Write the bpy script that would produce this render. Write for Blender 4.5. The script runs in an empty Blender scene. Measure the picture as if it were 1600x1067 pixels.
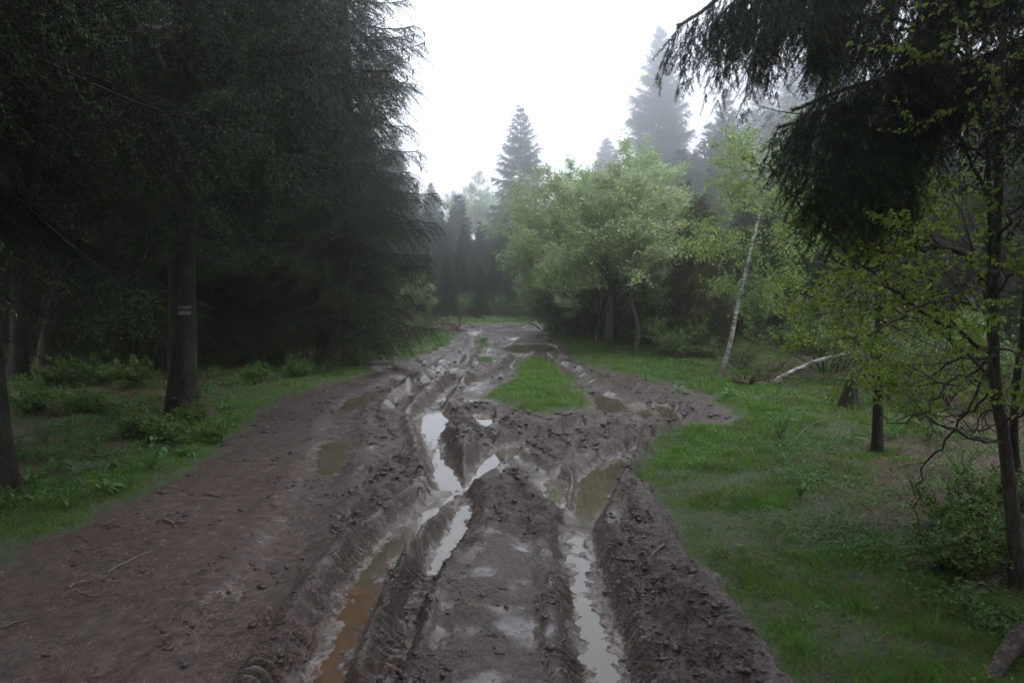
import bpy, math, random
import numpy as np
R = math.radians
sc = bpy.context.scene
col = sc.collection

# ------------------------------------------------------------------ camera
CAM_H, FPX, HOR = 2.1, 1100.0, 440.0
PITCH = math.atan((533.5 - HOR) / FPX)
cam = bpy.data.cameras.new('camera'); camo = bpy.data.objects.new('camera', cam); col.objects.link(camo)
camo.location = (0, 0, CAM_H); camo.rotation_euler = (math.pi/2 - PITCH, 0, 0)
cam.sensor_width = 36; cam.lens = FPX/1600*36; cam.clip_start = 0.05; cam.clip_end = 2000
sc.camera = camo

def ray(u, v):
    a = (u-800)/FPX; b = -(v-533.5)/FPX
    c, s = math.cos(PITCH), math.sin(PITCH)
    return np.array([a, c + b*s, -s + b*c])
def px(u, v, z=0.0):
    d = ray(u, v); t = (z-CAM_H)/d[2]
    return (d[0]*t, d[1]*t)
def at(u, v, Y):
    d = ray(u, v); t = Y/d[1]
    return np.array([d[0]*t, Y, CAM_H + d[2]*t])

# ------------------------------------------------------------------ world, sun, exposure
SUN_EL, SUN_AZ = R(70), R(150)
w = bpy.data.worlds.new('World'); sc.world = w; w.use_nodes = True
nt = w.node_tree; bg = nt.nodes['Background']
sky = nt.nodes.new('ShaderNodeTexSky'); sky.sky_type = 'NISHITA'; sky.sun_disc = False
sky.sun_elevation = SUN_EL; sky.sun_rotation = SUN_AZ; sky.air_density = 1.0; sky.dust_density = 3.0
hs = nt.nodes.new('ShaderNodeHueSaturation'); hs.inputs['Saturation'].default_value = 0.10
mx = nt.nodes.new('ShaderNodeMix'); mx.data_type = 'RGBA'; mx.inputs[0].default_value = 0.80
mx.inputs[7].default_value = (15.0, 15.5, 16.6, 1)          # the even cloud layer
nt.links.new(sky.outputs[0], hs.inputs['Color']); nt.links.new(hs.outputs[0], mx.inputs[6])
nt.links.new(mx.outputs[2], bg.inputs[0]); bg.inputs[1].default_value = 0.12
sl = bpy.data.lights.new('sun', 'SUN'); sl.energy = 1.5; sl.angle = R(45); sl.color = (1, .97, .93)
so = bpy.data.objects.new('sun', sl); col.objects.link(so); so.rotation_euler = (math.pi/2 - SUN_EL, 0, math.pi - SUN_AZ)
sc.view_settings.view_transform = 'Standard'; sc.view_settings.look = 'None'
sc.view_settings.exposure = 0.63; sc.view_settings.gamma = 1
cy = sc.cycles
cy.max_bounces = 8; cy.diffuse_bounces = 5; cy.glossy_bounces = 2; cy.transmission_bounces = 3; cy.volume_bounces = 2
cy.transparent_max_bounces = 6; cy.use_denoising = True; cy.denoising_prefilter = 'ACCURATE'; cy.use_adaptive_sampling = False; cy.sample_clamp_indirect = 4

# ------------------------------------------------------------------ helpers
rng = np.random.default_rng(7)
random.seed(7)
def tag(o, label=None, cat=None, group=None, kind=None):
    if label: o['label'] = label
    if cat: o['category'] = cat
    if group: o['group'] = group
    if kind: o['kind'] = kind
    return o
def build(name, V, faces, mats, parent=None, mat_idx=None, smooth=True, attrs=None, link=True):
    V = np.asarray(V, np.float32)
    if not isinstance(faces, list): faces = [faces]
    faces = [np.asarray(f, np.int32) for f in faces if len(f)]
    me = bpy.data.meshes.new(name)
    me.vertices.add(len(V)); me.vertices.foreach_set('co', V.ravel())
    nl = sum(f.size for f in faces); npo = sum(len(f) for f in faces)
    me.loops.add(nl); me.loops.foreach_set('vertex_index', np.concatenate([f.ravel() for f in faces]))
    me.polygons.add(npo)
    tot = np.concatenate([np.full(len(f), f.shape[1], np.int32) for f in faces])
    st = np.concatenate([[0], np.cumsum(tot)[:-1]]).astype(np.int32)
    me.polygons.foreach_set('loop_start', st); me.polygons.foreach_set('loop_total', tot)
    if mat_idx is not None: me.polygons.foreach_set('material_index', np.asarray(mat_idx, np.int32))
    me.polygons.foreach_set('use_smooth', np.full(npo, smooth, bool))
    me.update(calc_edges=True)
    for k, a in (attrs or {}).items():
        at_ = me.attributes.new(k, 'FLOAT', 'POINT'); at_.data.foreach_set('value', np.asarray(a, np.float32).ravel())
    for m in (mats if isinstance(mats, (list, tuple)) else [mats]): me.materials.append(m)
    o = bpy.data.objects.new(name, me)
    if link: col.objects.link(o)
    if parent is not None: o.parent = parent
    return o
def empty(name, loc=(0, 0, 0), rz=0, sc_=1):
    o = bpy.data.objects.new(name, None); col.objects.link(o); o.empty_display_size = 0.2
    o.location = loc; o.rotation_euler = (0, 0, rz); o.scale = (sc_, sc_, sc_); return o
def copy_tree(o, parent=None):
    c = o.copy(); col.objects.link(c); c.parent = parent
    for ch in o.children:
        if ch.name in col.objects: copy_tree(ch, c)
    return c
def kid(root, nm): return next(c for c in root.children if c.name.split('.')[0] == nm)
def norm(a): return a/np.maximum(np.linalg.norm(a, axis=-1, keepdims=True), 1e-9)

def _h(ix, iy, seed):
    h = (ix.astype(np.int64)*374761393 + iy.astype(np.int64)*668265263 + seed*1274126177) & 0xFFFFFFFF
    h = ((h ^ (h >> 13))*1274126177) & 0xFFFFFFFF
    h = (h ^ (h >> 16)) & 0xFFFFFFFF
    return h.astype(np.float64)/4294967296.0
def perlin(x, y, seed=0):
    ix, iy = np.floor(x), np.floor(y); fx, fy = x-ix, y-iy
    ux, uy = fx*fx*fx*(fx*(fx*6-15)+10), fy*fy*fy*(fy*(fy*6-15)+10)
    def g(dx, dy):
        a = _h(ix+dx, iy+dy, seed)*2*math.pi
        return np.cos(a)*(fx-dx) + np.sin(a)*(fy-dy)
    a, b, c, d = g(0, 0), g(1, 0), g(0, 1), g(1, 1)
    return ((a+(b-a)*ux)*(1-uy) + (c+(d-c)*ux)*uy)*1.5
def fbm(x, y, f, o=4, seed=0, gain=.5, ridged=False):
    s = np.zeros(np.shape(x)); a = 1.0; t = 0
    for k in range(o):
        x, y = x*.8-y*.6, x*.6+y*.8
        n = perlin(x*f, y*f, seed+k*17)
        s += a*((1-2*np.abs(n)) if ridged else n); t += a; a *= gain; f *= 2.03
    return s/t
def worley(x, y, f, seed):
    x = x*f; y = y*f; ix, iy = np.floor(x), np.floor(y); best = np.full(np.shape(x), 9.0)
    for dx in (-1, 0, 1):
        for dy in (-1, 0, 1):
            qx = ix+dx+_h(ix+dx, iy+dy, seed); qy = iy+dy+_h(ix+dx, iy+dy, seed+5)
            best = np.minimum(best, (qx-x)**2+(qy-y)**2)
    return np.sqrt(best)
def sstep(a, b, x):
    t = np.clip((x-a)/(b-a), 0, 1); return t*t*(3-2*t)
def polydist(x, y, P, closed=False):
    """distance to a polyline, arc length and signed side at the nearest point"""
    P = np.asarray(P, float); n = len(P); best = np.full(x.shape, 1e9); arc = np.zeros(x.shape); side = np.zeros(x.shape); acc = 0
    for i in range(n if closed else n-1):
        a, b = P[i], P[(i+1) % n]; d = b-a; L = math.hypot(*d)
        if L < 1e-9: continue
        rx, ry = x-a[0], y-a[1]
        t = np.clip((rx*d[0]+ry*d[1])/L**2, 0, 1)
        q = np.hypot(rx-t*d[0], ry-t*d[1]); m = q < best
        best = np.where(m, q, best); arc = np.where(m, acc+t*L, arc)
        side = np.where(m, np.sign(d[0]*ry-d[1]*rx), side); acc += L
    return best, arc, side
def inside(x, y, P):
    P = np.asarray(P, float); r = np.zeros(x.shape, bool); n = len(P)
    for i in range(n):
        (x1, y1), (x2, y2) = P[i], P[(i+1) % n]
        if y1 == y2: continue
        c = ((y1 > y) != (y2 > y)) & (x < (x2-x1)*(y-y1)/(y2-y1)+x1)
        r ^= c
    return r
def sdf(x, y, P):
    d, _, _ = polydist(x, y, P, True); return np.where(inside(x, y, P), -d, d)
def smoothline(P, n=6):
    P = np.asarray(P, float); out = []
    for i in range(len(P)-1):
        p0, p1, p2, p3 = P[max(i-1, 0)], P[i], P[i+1], P[min(i+2, len(P)-1)]
        for k in range(n):
            t = k/n
            out.append(.5*((2*p1)+(-p0+p2)*t+(2*p0-5*p1+4*p2-p3)*t*t+(-p0+3*p1-3*p2+p3)*t**3))
    out.append(P[-1]); return np.array(out)
def W(pts): return [px(u, v) for u, v in pts]

# ------------------------------------------------------------------ ground layout (on the ground plane)
road = W([(850, 505), (852, 520), (885, 550), (930, 573), (985, 588), (1050, 602), (1110, 622), (1150, 650), (1135, 662), (1060, 665), (1040, 672),
          (1012, 700), (985, 735), (1000, 775), (1040, 825), (1090, 875), (1130, 930), (1200, 1010), (1240, 1067)]) + \
       [(1.65, 2.6), (1.9, 0), (2.2, -8), (-7, -8), (-5.6, 1), (-4.6, 3.7)] + \
       W([(0, 882), (60, 850), (115, 828), (170, 790), (235, 762), (300, 735), (350, 692), (398, 655), (425, 626), (480, 606), (560, 590), (590, 579),
          (570, 572), (585, 562), (640, 561), (690, 546), (713, 528), (700, 515), (640, 508), (560, 503)])
island = W([(806, 560), (850, 556), (880, 575), (903, 600), (925, 625), (915, 638), (862, 650), (800, 640), (757, 622), (765, 606), (802, 592)])
tufts = [W([(742, 533), (760, 528), (768, 540), (750, 548)]), W([(745, 557), (768, 556), (768, 563), (748, 565)]), W([(590, 568), (612, 565), (612, 571), (594, 573)])]
puddles = [
 # polygon, level, name of place, milky
 ('oval brown puddle alone on the left side of the track', [(500, 692), (515, 685), (537, 686), (538, 705), (528, 727), (512, 738), (498, 732), (494, 712)]),
 ('small brown puddle beside the left grass verge, behind the oval one', [(524, 638), (540, 624), (556, 618), (582, 618), (566, 628), (546, 640), (532, 643)]),
 ('muddy puddle at the far end of the left rut, with a bright tail', [(645, 647), (672, 638), (700, 637), (697, 658), (686, 672), (690, 705), (708, 725), (722, 748), (700, 757), (682, 748), (676, 715), (672, 690), (660, 668)]),
 ('bright strip of water in the right arm of the fork in the ruts', [(732, 757), (738, 732), (762, 703), (785, 691), (812, 689), (800, 705), (775, 725), (752, 745)]),
 ('long shining water in the left rut in the foreground', [(704, 758), (724, 753), (716, 765), (684, 790), (662, 815), (634, 838), (612, 870), (588, 898), (558, 894), (580, 852), (612, 822), (641, 797), (670, 776)]),
 ('thin broken strip of water between the left rut and the middle ridge', [(722, 778), (738, 775), (728, 815), (708, 850), (688, 868), (676, 890), (666, 880), (680, 845), (705, 805)]),
 ('orange brown shallow water in the left rut at the bottom edge of the photo', [(548, 905), (592, 905), (588, 925), (560, 965), (538, 1010), (520, 1067), (516, 1090), (462, 1090), (474, 1055), (505, 1000), (530, 950)]),
 ('small murky puddle left of the large one in the right rut', [(838, 748), (858, 738), (884, 742), (884, 762), (880, 782), (862, 780)]),
 ('large murky puddle in the right rut', [(905, 738), (935, 712), (958, 705), (978, 707), (975, 728), (955, 755), (943, 780), (928, 797), (903, 795), (898, 768)]),
 ('long silver water in the right rut in the foreground', [(890, 815), (908, 820), (914, 845), (920, 870), (924, 915), (936, 950), (952, 985), (966, 1030), (978, 1090), (932, 1090), (916, 1020), (904, 960), (899, 900), (893, 860)]),
 ('brown puddle behind the grass island on the right', [(928, 622), (950, 618), (970, 626), (980, 637), (955, 645), (935, 642)]),
 ('brown puddle in the far right wheel track', [(1022, 630), (1042, 632), (1058, 645), (1062, 658), (1045, 661), (1034, 648)]),
 ('tiny brown puddle between the two on the far right', [(992, 636), (1008, 637), (1020, 650), (1006, 654)]),
 ('dark far puddle across the track before the bend', [(784, 544), (804, 538), (850, 538), (868, 544), (852, 550), (800, 550)]),
 ('small pale puddle just in front of the grass island', [(742, 652), (762, 650), (770, 660), (758, 668), (746, 662)]),
]
PUD = []
def base_strokes():
    S = []
    def s(P, w, d, r=0.0, ro=1.7, lug=0, wet=0.0): S.append((smoothline(W(P), 5), w, d, r, ro, lug, wet))
    s([(420, 1160), (500, 1040), (570, 900), (640, 815), (702, 757), (692, 720), (682, 690), (668, 650), (690, 615), (720, 580)], .17, .13, .06, wet=.6)
    s([(722, 770), (700, 830), (672, 885), (640, 960), (600, 1067)], .09, .07, .05, wet=.7)
    s([(722, 765), (750, 725), (790, 697), (850, 680), (920, 665), (990, 640), (1040, 640)], .14, .09, .06, wet=.5)
    s([(980, 1160), (950, 1030), (925, 930), (905, 850), (905, 800), (940, 750), (970, 710), (1010, 680)], .17, .15, .06, wet=.6)
    s([(860, 765), (830, 730), (790, 710), (740, 680), (700, 660)], .16, .05, .05, wet=.4)
    s([(930, 632), (905, 600), (880, 575), (860, 555), (850, 540)], .25, .07, .06, wet=.6)
    s([(1045, 650), (1000, 610), (940, 580), (895, 560)], .22, .07, .06, wet=.6)
    s([(300, 1120), (420, 900), (515, 720), (550, 630), (640, 585)], .22, .035, .02, wet=.3)
    s([(660, 600), (700, 570), (735, 540), (740, 520)], .2, .06, .05, wet=1)
    s([(700, 600), (745, 560), (800, 530)], .2, .05, .05, wet=1)
    s([(740, 600), (790, 575), (820, 545)], .2, .06, .05, wet=1)
    s([(600, 575), (640, 590), (700, 605), (740, 600)], .22, .05, .05, wet=1)
    s([(620, 640), (640, 610), (690, 585), (720, 560)], .16, .05, .04, wet=.6)
    # ridges
    s([(985, 770), (1000, 800), (1040, 880), (1100, 960), (1180, 1067), (1220, 1150)], .26, -.15)
    s([(985, 750), (1000, 715), (1030, 690), (1045, 665)], .22, -.12)
    s([(650, 760), (590, 810), (520, 880), (440, 970), (370, 1067)], .22, -.045)
    s([(720, 690), (712, 720), (722, 745)], .18, -.10)
    s([(780, 740), (770, 800), (750, 900), (740, 1067)], .35, -.06)
    s([(640, 880), (600, 960), (560, 1067)], .12, -.06)
    s([(700, 790), (672, 830), (640, 880)], .07, -.06)
    s([(740, 640), (800, 660), (880, 662), (950, 655)], .3, -.07)
    s([(890, 700), (885, 730), (893, 780)], .1, -.05)
    return S
STROKES = base_strokes()
LUGS = [([(385, 1100), (440, 1010), (520, 910), (585, 835), (650, 775)], .13, .018), ([(905, 1120), (893, 1040), (880, 960), (866, 880), (850, 820), (825, 775)], .12, .020),
        ([(575, 1120), (610, 1010), (650, 920), (690, 850)], .10, .016), ([(735, 880), (748, 820), (756, 775)], .09, .012), ([(330, 960), (430, 830), (500, 760)], .12, .008),
        ([(1030, 1120), (1000, 1040), (985, 960)], .06, .012)]
LUGS = [(smoothline(W(p), 5), a, b) for p, a, b in LUGS]
churns = [W(p) for p in [
   [(690, 640), (760, 630), (930, 650), (1040, 672), (1000, 740), (930, 700), (860, 735), (810, 690), (740, 720), (690, 680)],
   [(945, 790), (985, 740), (1040, 830), (1110, 930), (1200, 1067), (1210, 1160), (1010, 1160), (990, 1000), (950, 880)],
   [(640, 770), (600, 830), (490, 930), (380, 1067), (330, 1150), (470, 1150), (540, 950), (600, 850), (680, 780)],
   [(590, 920), (690, 860), (740, 760), (830, 740), (880, 800), (890, 900), (860, 860), (760, 830), (700, 920), (640, 1150), (520, 1150)],
   [(560, 730), (640, 690), (670, 740), (640, 780), (560, 860), (500, 870)],
   [(1000, 620), (1140, 650), (1040, 672), (990, 690)]]]

def fields(x, y):
    """height and surface fields of the ground at world x, y"""
    x = np.asarray(x, float); y = np.asarray(y, float)
    wx = x + .30*fbm(x, y, .9, 3, 3) + .05*fbm(x, y, 5, 2, 5); wy = y + .25*fbm(x, y, .8, 3, 4) + .06*fbm(x, y, 5, 2, 6)
    near = (np.abs(x) < 16) & (y < 45) & (y > -9)
    dr = np.full(x.shape, 5.0)
    xs, ys = wx[near], wy[near]
    d = sdf(xs, ys, road); d = np.maximum(d, -sdf(xs, ys, island))
    for t in tufts: d = np.maximum(d, -sdf(xs, ys, t))
    dr[near] = d
    mud = sstep(.05, -.07, dr+.06*fbm(x, y, 9, 3, 7))
    h = .10*fbm(x, y, .13, 3, 11)*sstep(3, 20, np.hypot(x, y)) + .012*fbm(x, y, 1.1, 3, 12)
    h = h + (.06+.09*sstep(.10, .35, x/np.maximum(y, 1)))*np.maximum(y-60, 0)*sstep(60, 110, y)
    grass_h = .055*sstep(-.05, .5, dr) + .035*fbm(x, y, 2.2, 4, 13) + .10*sstep(.4, 3, dr)*fbm(x, y, .7, 3, 14)
    h = h + grass_h*(1-mud)
    wet = np.zeros(x.shape); churn = np.zeros(x.shape); lug = np.zeros(x.shape)
    m2 = near & (mud > .01)
    x2, y2 = x[m2], y[m2]; h2 = np.zeros(x2.shape); w2 = np.zeros(x2.shape); c2 = np.zeros(x2.shape)
    jx = x2 + .055*fbm(x2, y2, 3, 4, 21, .6) + .012*fbm(x2, y2, 16, 2, 27); jy = y2 + .055*fbm(x2, y2, 3, 4, 22, .6) + .012*fbm(x2, y2, 16, 2, 28)
    for P, wd, dp, rd, ro, lg, wt in STROKES:
        q, _, _ = polydist(jx, jy, P)
        h2 -= dp*np.exp(-(q/wd)**(4 if dp > 0 else 2))
        if rd: h2 += rd*np.exp(-((q-ro*wd)/(.5*wd))**2)
        if wt: w2 = np.maximum(w2, wt*np.exp(-(q/(wd*1.3))**4))
    for P in churns:
        c2 = np.maximum(c2, sstep(.12, -.18, sdf(jx, jy, P)+.12*fbm(x2, y2, 3, 3, 23)))
    c2 = np.maximum(c2, .35*sstep(.05, .5, fbm(x2, y2, .8, 3, 24)))
    l2 = np.zeros(x2.shape)
    for P, wd, amp in LUGS:
        q, arc, sd = polydist(x2+.15*(jx-x2), y2+.15*(jy-y2), P)
        mk = np.exp(-(q/(wd*(.8+.35*fbm(x2, y2, 2.5, 2, 29))))**6)*sstep(-.2, .25, fbm(x2, y2, 1.5, 2, 25))
        ph = arc/.066 + q*sd*4 + .22*fbm(x2, y2, 5, 2, 26)
        s_ = np.abs(((ph) % 1)-.5)*2
        l2 += 2.6*mk*amp*(sstep(.25, .7, s_)-.5)*2
        c2 *= 1-.8*mk
    big = (1-worley(jx, jy, 5.5, 31)); sm = (1-worley(jx, jy, 15, 32)); sm2 = (1-worley(x2, y2, 33, 33))
    det = c2*(.075*np.maximum(big-.35, 0)*1.2 + .034*sm + .013*sm2 - .045 + .05*fbm(x2, y2, 3, 4, 34, .6))
    det += (1-c2)*(1-.7*np.clip(np.abs(l2)*60, 0, 1))*(.012*fbm(x2, y2, 9, 4, 35, .65) + .004*fbm(x2, y2, 34, 2, 38, ridged=True) + .006*np.maximum(sm2-.62, 0)*sstep(0, .4, fbm(x2, y2, 2, 2, 36))*3 + .02*fbm(x2, y2, 1.7, 3, 37))
    det += l2; h2 += det; DT = np.zeros(x.shape); DT[m2] = det
    h[m2] += h2*mud[m2]; wet[m2] = w2; churn[m2] = c2; lug[m2] = l2
    shore = np.zeros(x.shape); best = np.full(x.shape, 9.0); zb_ = np.zeros(x.shape); rough = np.zeros(x.shape)
    for pi, (P, zw) in enumerate(PUD):
        bb = P.min(0)-.6, P.max(0)+.6
        k = (x > bb[0][0]) & (x < bb[1][0]) & (y > bb[0][1]) & (y < bb[1][1])
        if not k.any(): continue
        xs, ys = x[k], y[k]
        sc_ = .04*np.clip(P[:, 1].mean()/6, .8, 2.5)
        s_ = sdf(xs+sc_*fbm(xs, ys, 3.1, 4, 41, .6), ys+sc_*1.5*fbm(xs, ys, 2.3, 4, 42, .6), P)
        bk = best[k]; m_ = s_ < bk; bk[m_] = s_[m_]; best[k] = bk; zk = zb_[k]; zk[m_] = zw; zb_[k] = zk; rk = rough[k]; rk[m_] = .05 if pi in (4, 5, 6, 9) else .016; rough[k] = rk
    k = best < .4
    if k.any():
        xs, ys, s_, zw = x[k], y[k], best[k], zb_[k]
        rel = np.clip(s_*.24, -.05, .06)
        tgt = zw + rel + (rough[k]*fbm(xs, ys, 6, 4, 43, .6)+.014*np.maximum(fbm(xs, ys, 24, 2, 44), 0))*sstep(-.16, -.01, s_)
        tgt = tgt + (DT[k]+.02*churn[k])*sstep(-.01, .07, s_)*1.1
        wgt = sstep(.17, .0, s_)
        hh = h[k]*(1-wgt) + tgt*wgt
        hh = np.where(s_ > .04, np.maximum(hh, zw+.005), hh)
        h[k] = hh; shore[k] = sstep(.2, .0, s_); wet[k] = np.maximum(wet[k], sstep(.16, .0, s_))
    return h, mud, wet, churn, dr, shore, lug
# puddle levels from the ground as it would be without them
_lv = []
for name, P in puddles:
    Pw = smoothline(np.array(W(P+[P[0]])), 4)[:-1]
    _lv.append((Pw, Pw.mean(0)))
_c = np.array([c for _, c in _lv]); _hh = fields(_c[:, 0], _c[:, 1])[0]
_grp = {2: 'L', 3: 'L', 4: 'L', 5: 'L', 6: 'L', 7: 'R', 8: 'R', 9: 'R'}
for i, ((Pw, c), h_) in enumerate(zip(_lv, _hh)):
    hb = fields(Pw[:, 0], Pw[:, 1])[0]
    z_ = float(np.clip(min(np.median(hb), h_+.05)-.005, -.09, -.01))
    z_ = {'L': -.085, 'R': -.095}.get(_grp.get(i), z_)
    _lv[i] = (Pw, z_)
PUD = [(Pw, z_+.0015*(i % 8)) for i, (Pw, z_) in enumerate(_lv)]
def gz(x, y): return float(fields(np.array([x]), np.array([y]))[0][0])

# ------------------------------------------------------------------ materials
def mat(name):
    m = bpy.data.materials.new(name); m.use_nodes = True
    n = m.node_tree; b = n.nodes['Principled BSDF']; return m, n, b
def N(n, t, **k):
    x = n.nodes.new(t)
    for a, v in k.items():
        if a in x.inputs: x.inputs[a].default_value = v
        else: setattr(x, a, v)
    return x
def ramp(n, src, stops):
    r = n.nodes.new('ShaderNodeValToRGB'); e = r.color_ramp.elements
    while len(e) > 1: e.remove(e[-1])
    for i, (p, c) in enumerate(stops):
        q = e[0] if i == 0 else e.new(p)
        q.position = p; q.color = (c if len(c) == 4 else (*c, 1)) if not isinstance(c, (int, float)) else (c, c, c, 1)
    n.links.new(src, r.inputs[0]); return r.outputs[0]
def mixc(n, f, a, b, mode='MIX'):
    m = n.nodes.new('ShaderNodeMix'); m.data_type = 'RGBA'; m.blend_type = mode
    for s, v in ((0, f), (6, a), (7, b)):
        if hasattr(v, 'links') or hasattr(v, 'is_linked'): n.links.new(v, m.inputs[s])
        elif s == 0: m.inputs[0].default_value = v
        else: m.inputs[s].default_value = (*v, 1)
    return m.outputs[2]
def math_(n, op, a, b=0.0):
    m = n.nodes.new('ShaderNodeMath'); m.operation = op
    for i, v in enumerate((a, b)):
        if hasattr(v, 'is_linked'): n.links.new(v, m.inputs[i])
        else: m.inputs[i].default_value = v
    return m.outputs[0]
def noise(n, scale, detail=4, vec=None, rough=.55):
    t = N(n, 'ShaderNodeTexNoise', Scale=scale, Detail=detail, Roughness=rough)
    if vec is not None: n.links.new(vec, t.inputs['Vector'])
    return t.outputs[0]
def objco(n, sc_=None):
    t = n.nodes.new('ShaderNodeTexCoord').outputs['Object']
    if sc_:
        mp = n.nodes.new('ShaderNodeMapping'); mp.inputs['Scale'].default_value = sc_; n.links.new(t, mp.inputs[0]); return mp.outputs[0]
    return t
def attr(n, k):
    a = n.nodes.new('ShaderNodeAttribute'); a.attribute_name = k; return a.outputs['Fac']
def bump(n, b, h, dist, strength=1.0, prev=None):
    q = N(n, 'ShaderNodeBump', Strength=strength, Distance=dist); n.links.new(h, q.inputs['Height'])
    if prev is not None: n.links.new(prev, q.inputs['Normal'])
    if b is not None: n.links.new(q.outputs[0], b.inputs['Normal'])
    return q.outputs[0]

def ground_material():
    m, n, b = mat('ground_soil'); co = objco(n)
    mud, wet, churn, lit, silt = (attr(n, k) for k in ('mud', 'wet', 'churn', 'litter', 'silt'))
    n1 = noise(n, 1.3, 5, co); n2 = noise(n, 9, 5, co); n3 = noise(n, 45, 4, co)
    c = ramp(n, n1, [(.30, (.052, .036, .027)), (.5, (.070, .052, .042)), (.72, (.098, .079, .069))])
    dk = ramp(n, n2, [(.35, (.42, .38, .36)), (.55, (1, 1, 1)), (.75, (1.4, 1.38, 1.38))]); dk = mixc(n, .8, dk, ramp(n, noise(n, 32, 4, co, .7), [(.4, (.45, .42, .40)), (.55, (1.1, 1.1, 1.1))]), 'MULTIPLY')
    c = mixc(n, 1, c, dk, 'MULTIPLY')
    c = mixc(n, math_(n, 'MULTIPLY', churn, .85), c, mixc(n, 1, dk, (.045, .027, .021), 'MULTIPLY'))
    c = mixc(n, math_(n, 'MULTIPLY', silt, .3), c, (.125, .092, .070))
    c = mixc(n, math_(n, 'MULTIPLY', wet, .25), c, (.075, .055, .046))
    # soil under the plants
    c = mixc(n, math_(n, 'MULTIPLY', attr(n, 'warm'), .7), c, mixc(n, 1, dk, (.080, .046, .029), 'MULTIPLY'))
    s = ramp(n, n2, [(.3, (.022, .030, .011)), (.55, (.040, .055, .020)), (.75, (.060, .060, .030))])
    l = ramp(n, noise(n, 22, 5, co), [(.3, (.025, .015, .010)), (.5, (.060, .032, .019)), (.7, (.10, .058, .034))])
    s = mixc(n, lit, s, l)
    col_ = mixc(n, mud, s, c)
    n.links.new(col_, b.inputs['Base Color'])
    rg = ramp(n, n2, [(.35, .48), (.5, .36), (.65, .22)])
    rg = mixc(n, math_(n, 'MULTIPLY', churn, .6), rg, (.42, .42, .42))
    rg = mixc(n, wet, rg, (.12, .12, .12))
    rg = mixc(n, math_(n, 'SUBTRACT', 1.0, mud), rg, (.8, .8, .8))
    n.links.new(rg, b.inputs['Roughness']); b.inputs['Specular IOR Level'].default_value = .5
    n.links.new(math_(n, 'MULTIPLY', math_(n, 'MULTIPLY', wet, mud), .7), b.inputs['Coat Weight']); b.inputs['Coat Roughness'].default_value = .12; b.inputs['Coat IOR'].default_value = 1.45
    vo = N(n, 'ShaderNodeTexVoronoi', Scale=60.0); n.links.new(co, vo.inputs['Vector'])
    g = math_(n, 'ADD', math_(n, 'MULTIPLY', noise(n, 28, 6, co, .65), 1.0), math_(n, 'MULTIPLY', vo.outputs['Distance'], -.25))
    pv = bump(n, None, math_(n, 'MULTIPLY', g, math_(n, 'SUBTRACT', 1.0, math_(n, 'MULTIPLY', wet, .65))), .04, .95)
    bump(n, b, n3, .012, .8, pv)
    return m
def bark_material(name, c0, c1, c2, moss=.0):
    m, n, b = mat(name); co = objco(n, (1, 1, .28))
    vo = N(n, 'ShaderNodeTexVoronoi', Scale=26.0, feature='DISTANCE_TO_EDGE'); 
    vo.feature = 'DISTANCE_TO_EDGE'; n.links.new(co, vo.inputs['Vector'])
    n1 = noise(n, 9, 6, co, .7)
    c = ramp(n, n1, [(.3, c0), (.5, c1), (.72, c2)])
    cr = ramp(n, vo.outputs['Distance'], [(0, .35), (.12, 1)])
    c = mixc(n, .6, c, cr, 'MULTIPLY')
    if moss:
        mk = ramp(n, noise(n, 2.5, 4, objco(n)), [(.48, 0), (.62, moss)])
        c = mixc(n, mk, c, (.045, .055, .025))
    n.links.new(c, b.inputs['Base Color']); b.inputs['Roughness'].default_value = .85; b.inputs['Specular IOR Level'].default_value = .25
    h = math_(n, 'ADD', n1, ramp(n, vo.outputs['Distance'], [(0, 0), (.2, .6)]))
    bump(n, b, h, .02, .8); return m
def birch_material():
    m, n, b = mat('birch_bark')
    co = objco(n, (2.0, 2.0, 11)); n1 = noise(n, 2.6, 4, co, .7); n2 = noise(n, 5, 4, objco(n))
    c = ramp(n, n1, [(.44, (.03, .028, .026)), (.50, (.33, .33, .32)), (.7, (.50, .50, .49))])
    c = mixc(n, ramp(n, n2, [(.56, 0), (.66, .8)]), c, (.05, .045, .04))
    dark = attr(n, 'dark')
    c = mixc(n, dark, c, (.05, .036, .028))
    n.links.new(c, b.inputs['Base Color']); b.inputs['Roughness'].default_value = .6; bump(n, b, n1, .006, .6); return m
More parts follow.
